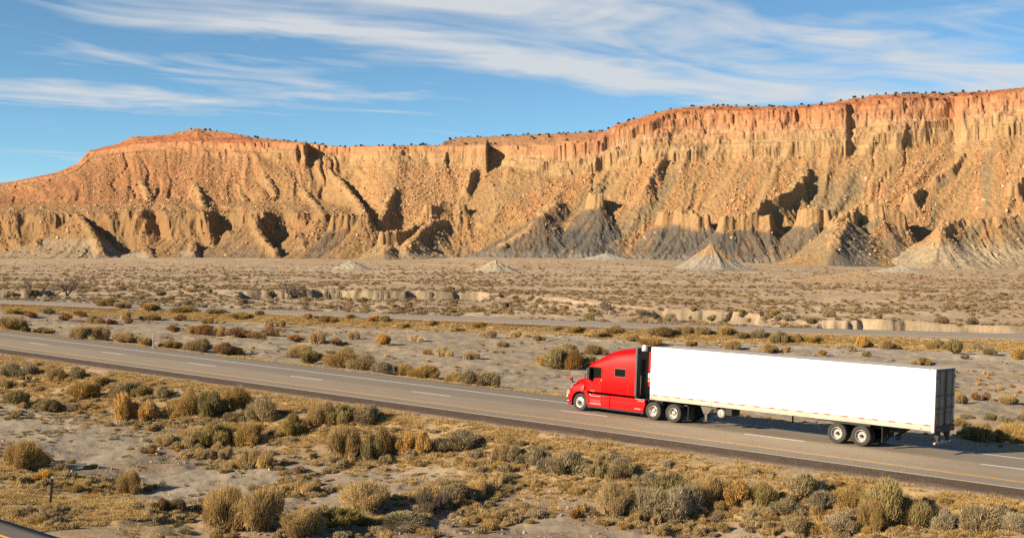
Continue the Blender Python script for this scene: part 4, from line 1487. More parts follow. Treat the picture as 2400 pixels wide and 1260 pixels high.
def put_list(rows, zone, group_word):
    P = on_ground([r[1] for r in rows], [r[2] for r in rows])
    for r, p in zip(rows, P):
        kind = r[0]
        dist = p[1]
        lab = r[5]
        grp = None
        grp = LOOK[kind] + ' ' + group_word
        # the foot seen from above lies half a depth nearer than the trunk
        k = r[3] / FPX * dist * 1.18
        root = place_shrub(kind, p[0], p[1] + 0.25 * k, float(ground_z(p[0], p[1] + 0.25 * k)), k, r[4] / FPX * dist * 1.12, lab, grp)
        if lab is None:
            PENDING.setdefault((kind, zone_of(p, zone)), []).append((r[1], root))


put_list(FG, 'on the near slope below the highway', 'below the highway')
put_list(MED, 'on the median between the two carriageways', 'on the median')

# more shrubs where the measured list ends: brush on the far side of the second carriageway
rng_f = np.random.default_rng(33)
FAR_SPOTS = []
while len(FAR_SPOTS) < 300 - n_shrubs - 2:
    fx = rng_f.uniform(-20, 2420)
    near_bank = float(np.interp(fx, _bkpx, _bkpy))
    road_top = float(np.interp(fx, [-500, 0, 400, 1000, 1500, 1930, 2400, 2900], [684, 701, 717, 737.5, 756.5, 769, 782, 795]))
    fy = rng_f.uniform(near_bank - 8, road_top - 2)
    if 720 < fx < 1000 and fy < 708:
        continue
    if fx > 1930 and fy > near_bank:
        continue
    FAR_SPOTS.append((fx, fy))
P = on_ground([a for a, b in FAR_SPOTS], [b for a, b in FAR_SPOTS])
for (fx, fy), p in zip(FAR_SPOTS, P):
    kind = rng_f.choice(['sage', 'sage', 'twig', 'rabbit', 'grease'])
    w = rng_f.uniform(1.2, 2.6)
    if not np.isfinite(p).all() or p[1] > 420:
        continue
    root = place_shrub(kind, p[0], p[1], p[2], w, w * rng_f.uniform(0.45, 0.65), None, None)
    PENDING.setdefault((kind, 'in the wash behind the far carriageway'), []).append((fx, root))
name_pending()


# ------------------------------------------------------------------ scattered ground cover, one object per kind of mass
def scatter(name, label, pts, rot, scl, pid, protos, mats=None):
    col = bpy.data.collections.new(name + '_kinds')
    for i, m in enumerate(protos):
        o = bpy.data.objects.new('%s_kind_%02d' % (name, i), m)
        col.objects.link(o)
    me = bpy.data.meshes.new(name)
    me.vertices.add(len(pts))
    me.vertices.foreach_set('co', np.asarray(pts, np.float32).ravel())
    a = me.attributes.new('rot', 'FLOAT_VECTOR', 'POINT')
    a.data.foreach_set('vector', np.asarray(rot, np.float32).ravel())
    a = me.attributes.new('scl', 'FLOAT_VECTOR', 'POINT')
    a.data.foreach_set('vector', np.asarray(scl, np.float32).ravel())
    a = me.attributes.new('pid', 'INT', 'POINT')
    a.data.foreach_set('value', np.asarray(pid, np.int32))
    o = link(bpy.data.objects.new(name, me))
    ng = bpy.data.node_groups.new(name, 'GeometryNodeTree')
    ng.interface.new_socket('Geometry', in_out='INPUT', socket_type='NodeSocketGeometry')
    ng.interface.new_socket('Geometry', in_out='OUTPUT', socket_type='NodeSocketGeometry')
    N, L = ng.nodes, ng.links
    gi, go = N.new('NodeGroupInput'), N.new('NodeGroupOutput')
    ci = N.new('GeometryNodeCollectionInfo')
    ci.inputs['Collection'].default_value = col
    ci.inputs['Separate Children'].default_value = True
    ci.inputs['Reset Children'].default_value = True
    ip = N.new('GeometryNodeInstanceOnPoints')
    ip.inputs['Pick Instance'].default_value = True

    def attr(nm, ty):
        n = N.new('GeometryNodeInputNamedAttribute')
        n.data_type = ty
        n.inputs['Name'].default_value = nm
        return n.outputs['Attribute']
    L.new(gi.outputs[0], ip.inputs['Points'])
    L.new(ci.outputs[0], ip.inputs['Instance'])
    L.new(attr('pid', 'INT'), ip.inputs['Instance Index'])
    L.new(attr('rot', 'FLOAT_VECTOR'), ip.inputs['Rotation'])
    L.new(attr('scl', 'FLOAT_VECTOR'), ip.inputs['Scale'])
    L.new(ip.outputs[0], go.inputs[0])
    md = o.modifiers.new('scatter', 'NODES')
    md.node_group = ng
    tag(o, label, kind='stuff')
    return o


rs = np.random.default_rng(77)
# far brush over the plain, thinning towards the mesa
low = {}
for kind in ('sage', 'rabbit', 'twig', 'russet', 'straw'):
    for v in range(2):
        m, _ = shrub_meshes(kind, 1500 + v + len(low) * 5, 0.09, np.array((1.05, 0.96, 0.92)))
        m.materials.append(MAT_LEAF)
        low[(kind, v)] = m
low_list = list(low.values())
low_mid = []
for kind in ('sage', 'rabbit', 'twig', 'russet', 'straw'):
    for v in range(2):
        m, _ = shrub_meshes(kind, 1700 + len(low_mid), 0.2)
        m.materials.append(MAT_LEAF)
        low_mid.append(m)
N = 36000
ty = rs.uniform(0, 1, N)
Yp = 150 * (860 / 150.0) ** (ty ** 0.75)
Xp = (rs.uniform(-60, 2460, N) - 1200) / FPX * Yp
s2, l2 = road_sl(Xp, Yp)
dens = 0.5 + 0.9 * fbm(Xp / 45, Yp / 30, 3, 601)
dens *= np.interp(Yp, [150, 300, 420, 560, 700, 860], [0.9, 1.0, 0.85, 0.55, 0.22, 0.03])
dens *= np.interp(PX(Xp, Yp), [0, 1100, 1500, 2400], [1.15, 1.0, 0.8, 0.75])
dfr2 = (Yp - fr_y(Xp)) * 0.87
db2 = Yp - bank_y(Xp)
ok = (rs.random(N) < dens) & (dfr2 > 2.5) & ((db2 > 1.2) | (db2 < -4)) & (Yp < toe_depth(PX(Xp, Yp)) - 60)
Xp, Yp = Xp[ok], Yp[ok]
n = len(Xp)
kindw = rs.choice(10, n, p=[0.38, 0.38, 0.0, 0.0, 0.12, 0.12, 0.0, 0.0, 0.0, 0.0])
w = rs.uniform(0.35, 0.95, n) * np.where(rs.random(n) < 0.12, 1.5, 1.0)
scatter('scrub', 'low grey-brown scrub scattered over the plain below the mesa',
        np.stack([Xp, Yp, ground_z(Xp, Yp) - 0.03], 1), np.stack([0 * w, 0 * w, rs.uniform(0, 6.28, n)], 1),
        np.stack([w, w, w * rs.uniform(0.55, 0.95, n)], 1), kindw, low_list)

# small plants of the median flat
N = 9000
Sx = rs.uniform(-60, 120, N)
Lx = rs.uniform(8.5, 100, N)
Xp, Yp = road_xy(Sx, Lx)
dfr2 = (Yp - fr_y(Xp)) * 0.87
dens = np.clip(0.25 + 0.8 * fbm(Xp / 16, Yp / 10, 3, 611), 0.03, 1) * np.where(dfr2 > -FR_W - 9, 1.0, 0.75)
ok = (rs.random(N) < dens) & (dfr2 < -FR_W - 1.6) & (np.abs(PX(Xp, Yp) - 1200) < 1300)
Xp, Yp = Xp[ok], Yp[ok]
n = len(Xp)
kindw = rs.choice(10, n, p=[0.2, 0.2, 0.14, 0.14, 0.05, 0.05, 0.01, 0.01, 0.1, 0.1])
w = rs.uniform(0.10, 0.40, n)
scatter('low_growth', 'small dry plants dotted over the pale median flat',
        np.stack([Xp, Yp, ground_z(Xp, Yp) - 0.02], 1), np.stack([0 * w, 0 * w, rs.uniform(0, 6.28, n)], 1),
        np.stack([w, w, w * rs.uniform(0.6, 1.1, n)], 1), kindw, low_list)


# dry verge grass
def tuft(seed, n, spread, lean):
    r = np.random.default_rng(seed)
    a = r.uniform(0, 2 * math.pi, n)
    rad = spread * np.sqrt(r.random(n))
    base = np.stack([rad * np.cos(a), rad * np.sin(a), np.zeros(n) - 0.02], 1)
    d = np.stack([np.cos(a), np.sin(a), np.zeros(n)], 1) * r.uniform(0.1, lean, (n, 1)) + np.array([0, 0, 1.0]) + r.normal(size=(n, 3)) * 0.28
    d /= np.linalg.norm(d, axis=1, keepdims=True)
    tip = base + d * r.uniform(0.5, 1.1, (n, 1))
    cols = np.array([0.50, 0.345, 0.145]) * r.uniform(0.72, 1.15, (n, 1)) * np.array([1, 1, 1]) + r.normal(size=(n, 3)) * 0.015
    m = blades_mesh('tuft', base, tip, r.uniform(0.05, 0.12, n), np.clip(cols, 0.02, 1), r)
    m.materials.append(MAT_LEAF)
    return m


tufts = [tuft(2000 + i, 110, 0.75, 1.3) for i in range(4)]


def verge(name, label, s0, s1, la, lb, N, hmin, hmax, densf):
    S = rs.uniform(s0, s1, N)
    L = rs.uniform(la, lb, N)
    X, Y = road_xy(S, L)
    ok = (rs.random(N) < densf(X, Y, L)) & (np.abs(PX(X, np.maximum(Y, 20)) - 1200) < 1320) & (Y > 36)
    X, Y = X[ok], Y[ok]
    n = len(X)
    h = rs.uniform(hmin, hmax, n)
    scatter(name, label, np.stack([X, Y, ground_z(X, Y) - 0.01], 1), np.stack([rs.normal(size=n) * 0.1, rs.normal(size=n) * 0.1, rs.uniform(0, 6.28, n)], 1),
            np.stack([h * 1.15, h * 1.15, h * rs.uniform(0.6, 1.0, n)], 1), rs.integers(0, 4, n), tufts)


pat = lambda X, Y, sc, sd: 0.55 + 0.9 * fbm(X / sc, Y / sc, 3, sd)
verge('verge_grass', 'dry golden grass along the near verge below the gravel strip', -62, 130, -16.5, -7.5, 60000, 0.10, 0.26,
      lambda X, Y, L: pat(X, Y, 2.6, 621) * np.interp(L, [-16.5, -12.5, -9, -7.9, -7.5], [0.05, 0.6, 1, 0.9, 0.3]))
verge('roadside_grass', 'dry golden grass along the far edge of the highway', -62, 140, 6.85, 9.2, 7000, 0.10, 0.24,
      lambda X, Y, L: np.interp(L, [6.85, 7.3, 8.2, 9.2], [0.7, 1, 0.6, 0.2]))
verge('frontage_grass', 'dry golden grass beside the frontage road', -6, 60, -33.6, -25.5, 30000, 0.09, 0.24,
      lambda X, Y, L: pat(X, Y, 2.2, 631) * np.interp(L, [-33.6, -32.5, -28, -25.5], [0.9, 1.2, 1.0, 0.15]) * sstep(-X, 2.0, 7.0))
verge('wash_grass', 'sparse dry tufts on the grey foreground wash', -62, 110, -32, -12, 9000, 0.06, 0.16,
      lambda X, Y, L: np.clip(pat(X, Y, 5, 641) - 0.45, 0, 0.6))
xs_ = rs.uniform(-100, 80, 12000)
off_ = rs.uniform(0.8, 6.0, 12000)
ys_ = fr_y(xs_) - (FR_W + off_) / 0.87
ok = (np.abs(PX(xs_, ys_) - 1200) < 1300) & (rs.random(12000) < np.interp(off_, [0.8, 1.6, 4, 6], [0.3, 1, 0.8, 0.1]))
xs_, ys_ = xs_[ok], ys_[ok]
h = rs.uniform(0.15, 0.36, len(xs_))
scatter('median_grass', 'dry golden grass along the near edge of the far carriageway', np.stack([xs_, ys_, ground_z(xs_, ys_)], 1),
        np.stack([0 * h, 0 * h, rs.uniform(0, 6.28, len(h))], 1), np.stack([h * 1.3, h * 1.3, h], 1), rs.integers(0, 4, len(h)), tufts)

# small plants crowding round the larger shrubs
ux, uy = [], []
for (sx_, sy_, sr_) in SH_XY[:len(FG)]:
    for _ in range(20):
        a_, r_ = rs.uniform(0, 6.28), sr_ * rs.uniform(0.6, 2.3) + rs.uniform(0, 0.4)
        ux.append(sx_ + r_ * math.cos(a_))
        uy.append(sy_ + r_ * math.sin(a_) * 1.3)
ux, uy = np.array(ux), np.array(uy)
_, ul = road_sl(ux, uy)
okk = (ul < -8.6) & (ul > -33)
ux, uy = ux[okk], uy[okk]
w = rs.uniform(0.12, 0.5, len(ux))
scatter('undergrowth', 'small dry sage and straw plants crowding round the larger shrubs', np.stack([ux, uy, ground_z(ux, uy) - 0.02], 1),
        np.stack([0 * w, 0 * w, rs.uniform(0, 6.28, len(w))], 1), np.stack([w, w, w * rs.uniform(0.6, 1.1, len(w))], 1),
        rs.choice(10, len(w), p=[0.14, 0.14, 0.2, 0.2, 0.02, 0.02, 0.02, 0.02, 0.12, 0.12]), low_mid)

# low grey-green cushions on the wash
N = 7000
S = rs.uniform(-30, 80, N)
L = rs.uniform(-30, -14, N)
X, Y = road_xy(S, L)
ok = (rs.random(N) < np.clip(0.25 + 1.2 * fbm(X / 5, Y / 4, 2, 651), 0, 1) * np.interp(X, [-30, -8, 0, 20], [1, 0.7, 0.2, 0.15])) & (np.abs(PX(X, Y) - 1200) < 1300)
X, Y = X[ok], Y[ok]
m1, _ = shrub_meshes('mat', 2100, 0.12)
m2, _ = shrub_meshes('sage', 2101, 0.12)
m1.materials.append(MAT_LEAF)
m2.materials.append(MAT_LEAF)
w = rs.uniform(0.10, 0.30, len(X))
scatter('ground_cover', 'low grey-green cushions spread over the grey wash', np.stack([X, Y, ground_z(X, Y) - 0.02], 1),
        np.stack([0 * w, 0 * w, rs.uniform(0, 6.28, len(w))], 1), np.stack([w, w, w * 0.55], 1), np.where(rs.random(len(w)) < 0.3, 0, 1), [m1, m2])


# ------------------------------------------------------------------ stones
def rock_mesh(name, seed, col):
    r = np.random.default_rng(seed)
    import bmesh
    bm = bmesh.new()
    bmesh.ops.create_icosphere(bm, subdivisions=1, radius=1.0)
    cuts = [(unit_dirs(1, r, -1)[0], r.uniform(0.45, 0.8)) for _ in range(7)]
    for v in bm.verts:
        p = np.array(v.co)
        for nrm, d in cuts:
            e = p @ nrm - d
            if e > 0:
                p = p - nrm * e
        v.co = p * (1 + 0.08 * r.normal())
    me = bpy.data.meshes.new(name)
    bm.to_mesh(me)
    bm.free()
    a = me.color_attributes.new('Col', 'FLOAT_COLOR', 'POINT')
    cc = np.ones((len(me.vertices), 4), np.float32)
    cc[:, :3] = col
    a.data.foreach_set('color', cc.ravel())
    me.materials.append(MAT_STONE)
    return me


MAT_STONE = vcol('broken_stone', 0.95, 0.1, rnd=0.22, layers=((1.5, 0.2, 4),))
rocks = [rock_mesh('boulder', 700 + i, (0.37, 0.235, 0.122)) for i in range(3)] + [rock_mesh('boulder', 710 + i, (0.43, 0.285, 0.155)) for i in range(2)] \
    + [rock_mesh('boulder', 720, (0.30, 0.175, 0.09))]
N = 320000
ci_ = rs.integers(0, NPX, N)
ri_ = rs.integers(0, NR - 1, N)
bx, by, bz, bq = MX[ci_, ri_], MY[ci_, ri_], MZ[ci_, ri_], MQ[ci_, ri_]
rub_d = rubm[ci_, ri_]
okb = (bq > 1.02) & (bq < 4.1) & (rs.random(N) < (0.04 + 0.5 * rub_d) * (1 - 0.9 * MG[ci_, ri_])) & (np.abs(pxs[ci_] - 1200) < 1290)
okb &= (np.abs(np.gradient(MZ, axis=1)[ci_, ri_]) < 1.4 * np.abs(np.gradient(MY, axis=1)[ci_, ri_]) + 0.3)
bx, by, bz = bx[okb], by[okb], bz[okb]
n = len(bx)
w = 0.42 * rs.random(n) ** -0.36
w = np.clip(w, 0.4, 1.9)
scatter('rubble', 'fallen sandstone blocks strewn over the mesa slopes', np.stack([bx, by, bz + 0.15 * w], 1), rs.uniform(0, 6.28, (n, 3)),
        np.stack([w * rs.uniform(0.8, 1.4, n), w * rs.uniform(0.7, 1.2, n), w * rs.uniform(0.5, 0.9, n)], 1), rs.integers(0, 6, n), rocks)
pebs = [rock_mesh('pebble', 730 + i, cc) for i, cc in enumerate(((0.30, 0.23, 0.17), (0.40, 0.33, 0.26), (0.22, 0.165, 0.12)))]
N = 70000
S = rs.uniform(-62, 100, N)
L = rs.uniform(-33, -8, N)
X, Y = road_xy(S, L)
gm = sstep(fbm(X / 9, Y / 9, 4, 71) * 0.8 + fbm(X / 14, Y / 14, 2, 91), -0.05, 0.4)
ok = (rs.random(N) < 0.05 + 0.6 * gm) & (np.abs(PX(X, np.maximum(Y, 20)) - 1200) < 1290) & (Y > 38)
X, Y = X[ok], Y[ok]
w = 0.018 * rs.random(len(X)) ** -0.45
w = np.clip(w, 0.018, 0.12)
scatter('pebbles', 'brown gravel and pebbles over the foreground wash', np.stack([X, Y, ground_z(X, Y) + 0.2 * w], 1), rs.uniform(0, 6.28, (len(w), 3)),
        np.stack([w * 1.2, w, w * 0.7], 1), rs.integers(0, 3, len(w)), pebs)


# ------------------------------------------------------------------ junipers along the rim
def juniper(seed):
    r = np.random.default_rng(seed)
    n = 260
    cen = unit_dirs(6, r, -0.2) * np.array([0.55, 0.55, 0.4]) + np.array([0, 0, 0.75])
    k = r.integers(0, 6, n)
    p = cen[k] + unit_dirs(n, r, -1) * r.uniform(0.2, 0.5, (n, 1))
    p[:, 2] = np.maximum(p[:, 2], 0.1)
    ax = r.normal(size=(n, 3))
    ax /= np.linalg.norm(ax, axis=1, keepdims=True)
    cols = np.array([0.045, 0.050, 0.026]) * r.uniform(0.7, 1.4, (n, 1))
    m = blades_mesh('crown', p - ax * 0.16, p + ax * 0.2, np.full(n, 0.22), cols, r)
    m.materials.append(MAT_JUN)
    return m


JUN = [juniper(3000 + i) for i in range(4)]
mbt = MB().tube([(0, 0, -0.4), (0.03, 0.02, 0.4), (0, 0, 0.9)], [0.12, 0.09, 0.04], 5)
trunk_me = bpy.data.meshes.new('trunk')
trunk_me.from_pydata(mbt.v, [], mbt.f)
trunk_me.materials.append(MAT_STEM)
jr = np.random.default_rng(55)
jx = np.concatenate([jr.uniform(590, 760, 26), jr.uniform(760, 1035, 26), jr.uniform(1050, 1425, 70), jr.uniform(1440, 1600, 14), jr.uniform(1600, 1960, 46),
                     jr.uniform(1960, 2300, 60), jr.uniform(380, 560, 9), jr.uniform(2300, 2400, 2)])
for x_ in jx:
    i = int(np.argmin(np.abs(pxs - x_)))
    lo_, hi_ = LY[i, 5] - 4, LY[i, 6] + 14
    y_ = hi_ - 16 * jr.random() if jr.random() < 0.75 else jr.uniform(lo_ + 4, hi_)
    z_ = float(np.interp(y_, MY[i], MZ[i]))
    o = empty('juniper_tree', (TANX[i] * y_, y_, z_ - 0.15), jr.uniform(0, 6.28))
    s_ = jr.uniform(0.9, 2.0)
    o.scale = (s_, s_, s_ * jr.uniform(0.8, 1.1))
    zone = 'left part of the mesa rim' if x_ < 1045 else 'set-back middle rim of the mesa' if x_ < 1432 else 'high right-hand rim of the mesa'
    tag(o, 'small dark green juniper on the ' + zone, 'tree', 'junipers on the ' + zone)
    link(bpy.data.objects.new('crown', JUN[jr.integers(0, 4)]), o)
    link(bpy.data.objects.new('trunk', trunk_me), o)


# ------------------------------------------------------------------ leafless trees
MAT_BARK = plain('grey_bark', (0.125, 0.095, 0.072), 0.95, noise=0.25, nscale=2.0)


def bare_tree(px, py, hpx, wpx, label, seed, stems=3, lean=0.0, depth_lv=4):
    p = on_ground([px], [py])[0]
    H_ = hpx / FPX * p[1]
    W_ = wpx / FPX * p[1]
    r = random.Random(seed)
    tr, br = MB(), MB()

    def grow(pos, d, length, rad, lv):
        pts = [pos]
        cur = Vector(pos)
        dd = Vector(d)
        for _ in range(4):
            dd = (dd + Vector((r.gauss(0, 0.16), r.gauss(0, 0.16), r.gauss(0.03, 0.10)))).normalized()
            cur = cur + dd * length / 4
            pts.append(cur.copy())
        (tr if lv == 0 else br).tube(pts, [rad * (1 - 0.14 * i) for i in range(5)], 6 if lv < 2 else 4, cap=False)
        if lv < depth_lv:
            for k in range(r.randint(3, 4)):
                q = pts[r.randint(2, 4)]
                nd = (dd + Vector((r.gauss(0, 0.75), r.gauss(0, 0.75), r.gauss(0.12, 0.45)))).normalized()
                grow(q, nd, length * r.uniform(0.5, 0.72), rad * 0.5, lv + 1)
    for k in range(stems):
        a = r.uniform(0, 6.28)
        sp = 0.2 if stems == 1 else 0.55
        d = Vector((math.cos(a) * sp * W_ / H_ + lean, math.sin(a) * sp, 1.0)).normalized()
        grow(Vector((r.uniform(-0.1, 0.1) * stems, r.uniform(-0.1, 0.1), -0.2)), d, H_ * 0.44, H_ * 0.035, 0)
    root = empty('leafless_tree', p)
    tag(root, label, 'tree')
    tr.build('trunk', MAT_BARK, root)
    br.build('branches', MAT_BARK, root)


bare_tree(70, 691, 66, 40, 'slender leafless tree at the left edge behind the far road', 3, stems=1, lean=0.1)
bare_tree(157, 694, 66, 78, 'leafless tree with several dark stems at the left behind the far road', 5, stems=4)
bare_tree(682, 697, 54, 76, 'leafless tree standing before the eroded bank', 8, stems=5)
bare_tree(1150, 706, 26, 60, 'low leafless tree at the right end of the eroded bank', 11, stems=5, depth_lv=3)
bare_tree(1425, 735, 40, 60, 'low leafless tree behind the far road left of the lumpy bank', 14, stems=5, depth_lv=3)
bare_tree(1500, 745, 40, 60, 'low leafless tree beside the lumpy eroded bank', 15, stems=5, depth_lv=3)
# ------------------------------------------------------------------ the truck and its trailer
RED = plain('red_truck_paint', (0.40, 0.0022, 0.0028), 0.38, spec=0.16, coat=0.06)
WHITE_P = plain('white_trailer_skin', (0.80, 0.79, 0.76), 0.45, noise=0.03, nscale=0.8)
ROOFM = plain('grey_trailer_roof', (0.40, 0.38, 0.35), 0.7, noise=0.12, nscale=1.2)
ALU = plain('bare_aluminium_rail', (0.37, 0.32, 0.26), 0.6, metal=0.1, noise=0.12, nscale=2.0)
CHROME = plain('polished_metal', (0.78, 0.76, 0.72), 0.22, metal=1.0)
RIMM = plain('polished_alloy_rim', (0.50, 0.47, 0.42), 0.4, metal=0.85)
BLACK = plain('black_chassis', (0.012, 0.011, 0.010), 0.7, noise=0.3, nscale=5)
RUBBER = plain('tyre_rubber', (0.030, 0.027, 0.024), 0.85, noise=0.3, nscale=4)
DARKGREY = plain('dark_grey_fairing_edge', (0.045, 0.043, 0.042), 0.6)
GLASS = plain('dark_tinted_glass', (0.006, 0.008, 0.006), 0.12, spec=0.14)
DOORM = plain('dark_brown_trailer_door', (0.20, 0.160, 0.118), 0.7, noise=0.15, nscale=1.5)  # dark brown over the whole door leaf, slight tone noise
HINGE = plain('dull_steel_hinge', (0.055, 0.050, 0.046), 0.6)
REDREF = plain('red_reflective_tape', (0.26, 0.008, 0.015), 0.5)
GREYREF = plain('silver_reflective_tape', (0.26, 0.24, 0.20), 0.5)
AMBER = plain('amber_lens', (0.85, 0.27, 0.02), 0.25)
REDLENS = plain('red_lens', (0.55, 0.02, 0.02), 0.25)
LENS = plain('headlamp_lens', (0.26, 0.26, 0.25), 0.12, spec=0.7)
SEAM = plain('dark_red_seam', (0.12, 0.004, 0.004), 0.6)
DOME = plain('white_plastic_dome', (0.72, 0.72, 0.70), 0.45)
OILY = plain('dusty_steel', (0.10, 0.085, 0.070), 0.75, noise=0.3, nscale=6)

t_l = TR_L + 1.295
ox, oy = road_xy(TR_S, t_l)
oz = RG * TR_S + RC * t_l
xd = Vector((D0, D1, RG)).normalized()
yd = Vector((-N0, -N1, -RC)).normalized()
zd = xd.cross(yd).normalized()
yd = zd.cross(xd)
RIG = Matrix(((xd.x, yd.x, zd.x, ox), (xd.y, yd.y, zd.y, oy), (xd.z, yd.z, zd.z, oz + 0.005), (0, 0, 0, 1)))


def rig_root(name, cx):
    o = bpy.data.objects.new(name, None)
    link(o)
    o.matrix_world = RIG @ Matrix.Translation((cx, 0, 0))
    return o


# --- wheels (turned about the y axis, outer face towards +y)
def tyre_mb(yc, r=0.51, w=0.142):
    p = [(0.285, -w * 0.85), (0.33, -w * 0.97), (0.42, -w), (0.47, -w * 0.97), (r - 0.012, -w * 0.84), (r, -w * 0.66), (r, -w * 0.36), (r - 0.016, -w * 0.34), (r - 0.016, -w * 0.26), (r, -w * 0.24),
         (r, w * 0.24), (r - 0.016, w * 0.26), (r - 0.016, w * 0.34), (r, w * 0.36), (r, w * 0.66), (r - 0.012, w * 0.84), (0.47, w * 0.97), (0.42, w), (0.33, w * 0.97), (0.285, w * 0.85)]
    return MB().lathe([(a, b + yc) for a, b in p], 44)


def rim_obj(kind, parent):
    m = MB()
    if kind == 'steer':
        m.lathe([(0.30, 0.10), (0.298, 0.132), (0.285, 0.138), (0.272, 0.115), (0.245, 0.125), (0.19, 0.142), (0.16, 0.146), (0.115, 0.148), (0.11, 0.16), (0.0, 0.162)], 40)
    elif kind == 'drive':
        m.lathe([(0.30, 0.10), (0.298, 0.135), (0.284, 0.138), (0.272, 0.11), (0.262, 0.02), (0.25, -0.045), (0.20, -0.055), (0.135, -0.05), (0.13, 0.06), (0.10, 0.10), (0.06, 0.115), (0.0, 0.118)], 40)
    else:
        m.lathe([(0.30, 0.10), (0.298, 0.135), (0.284, 0.138), (0.274, 0.11), (0.262, 0.05), (0.24, 0.0), (0.20, -0.006), (0.15, -0.004), (0.0, 0.0)], 40)
    o = m.build('rim', RIMM, parent)
    h = MB()
    yh = {'steer': 0.132, 'drive': -0.048, 'trailer': 0.003}[kind]
    rh = {'steer': 0.228, 'drive': 0.205, 'trailer': 0.205}[kind]
    for k in range(10):
        a = 2 * math.pi * (k + 0.5) / 10
        h.lathe([(0.0, 0.006), (0.027, 0.005), (0.027, -0.01)], 10, (rh * math.cos(a), yh, rh * math.sin(a)))
    if kind == 'steer':
        h.lathe([(0.0, 0.185), (0.07, 0.18), (0.085, 0.165), (0.10, 0.155)], 20)
        for k in range(10):
            a = 2 * math.pi * k / 10
            h.lathe([(0.0, 0.04), (0.022, 0.038), (0.024, 0.0)], 8, (0.15 * math.cos(a), 0.145, 0.15 * math.sin(a)))
    elif kind == 'trailer':
        h.lathe([(0.0, 0.10), (0.06, 0.098), (0.075, 0.08), (0.085, 0.0)], 20)
        for k in range(10):
            a = 2 * math.pi * k / 10
            h.lathe([(0.0, 0.035), (0.02, 0.033), (0.022, -0.01)], 8, (0.135 * math.cos(a), 0.0, 0.135 * math.sin(a)))
    else:
        for k in range(10):
            a = 2 * math.pi * k / 10
            h.lathe([(0.0, 0.04), (0.018, 0.038), (0.02, 0.0)], 8, (0.16 * math.cos(a), -0.05, 0.16 * math.sin(a)))
    h.build('wheel_nuts', BLACK if kind != 'drive' else OILY, parent)
    return o


def make_wheel(kind, parent, cx):
    w = MB().lathe([(0.0, -0.25), (0.2, -0.25), (0.21, -0.1), (0.2, -0.07), (0.0, -0.07)], 20).build('wheel', BLACK, parent)
    tyre_mb(0.0).build('tyre', RUBBER, w)
    if kind != 'steer':
        tyre_mb(-0.33).build('tyre', RUBBER, w)
    rim_obj(kind, w)
    return w


def copy_wheel(w, x, side, cx):
    c = w.copy()
    link(c, w.parent)
    for ch in w.children:
        k = ch.copy()
        link(k, c)
    put_wheel(c, x, side, cx)
    return c


def put_wheel(w, x, side, cx):
    w.location = (x - cx, side * 1.135 if w.get('dual') else side * 1.04, 0.512)
    w.rotation_euler = (0, 0.3 * x, 0 if side > 0 else math.pi)


# --- tractor
TCX = 19.4
truck = rig_root('truck', TCX)
tag(truck, 'red sleeper-cab truck tractor driving on the highway', 'truck')


def tp(mb, name, mat, parent=None, bevel=0.0):
    o = mb.build(name, mat, parent or truck, bevel)
    if parent is None:
        o.location = (-TCX, 0, 0)
    return o


ROOF = [(17.28, 4.02), (17.64, 3.94), (17.93, 3.885), (18.42, 3.82), (18.82, 3.74), (19.32, 3.57), (19.72, 3.335), (20.05, 3.14), (20.22, 3.04), (20.38, 2.93), (20.47, 2.82)]


def cab_sec(x, zb=1.2):
    zr_ = np.interp(x, [a for a, b in ROOF], [b for a, b in ROOF])
    if x > 20.47:
        zr_ = np.interp(x, [20.47, 20.52, 20.97], [2.82, 2.70, 2.0])
    rh = zr_ - min(2.72, zr_ - 0.1)
    z0 = zr_ - rh
    nar = np.interp(x, [20.2, 20.5, 20.97], [0, 0.03, 0.10])
    half = [(1.19 - nar, zb), (1.215 - nar, zb + 0.06), (1.22 - nar, min(2.0, z0 - 0.05)), (1.205 - nar, z0), (1.165 - nar, z0 + 0.36 * rh), (1.09 - nar, z0 + 0.66 * rh),
            (0.95 - nar, z0 + 0.86 * rh), (0.62, z0 + 0.97 * rh), (0.0, z0 + rh)]
    return [(x, y, z) for y, z in half] + [(x, -y, z) for y, z in half[-2::-1]]


xs_cab = [17.28, 17.31, 17.5, 17.64, 17.93, 18.2, 18.42, 18.62, 18.82, 19.07, 19.32, 19.52, 19.72, 19.9, 20.05, 20.22, 20.38, 20.47, 20.53, 20.7, 20.97]
cab = tp(MB().loft([cab_sec(x) for x in xs_cab], cap=True), 'cab', RED)
cab.data.polygons.foreach_set('use_smooth', np.ones(len(cab.data.polygons), bool))

HT = [(20.80, 1.97), (20.95, 1.965), (21.06, 1.95), (21.43, 1.86), (21.68, 1.73), (21.85, 1.60), (21.95, 1.48), (22.02, 1.30), (22.12, 1.18), (22.2, 1.0), (22.28, 0.80)]


def hood_sec(x):
    zt = np.interp(x, [a for a, b in HT], [b for a, b in HT])
    dx = abs(x - 21.12)
    arch = 0.53 + math.sqrt(max(0.0, 0.615 ** 2 - dx * dx)) if dx < 0.615 else 0.35
    zb = max(arch, 0.35)
    yw = np.interp(x, [20.8, 21.0, 21.7, 21.95, 22.1, 22.2, 22.28], [1.2, 1.215, 1.2, 1.13, 1.03, 0.93, 0.80])
    zm = max(zb + 0.02, min(1.2, zt - 0.30))
    zt2 = max(zt, zm + 0.03)
    f = lambda a: zm + (zt2 - zm) * a
    half = [(yw, zb), (yw + 0.005, zb + (zm - zb) * 0.5), (yw, zm), (yw - 0.05, f(0.35)), (yw - 0.16, f(0.68)), (yw - 0.34, f(0.90)), (yw - 0.62, f(0.985)), (0.0, f(1.0) + 0.02)]
    return [(x, y, z) for y, z in half] + [(x, -y, z) for y, z in half[-2::-1]]


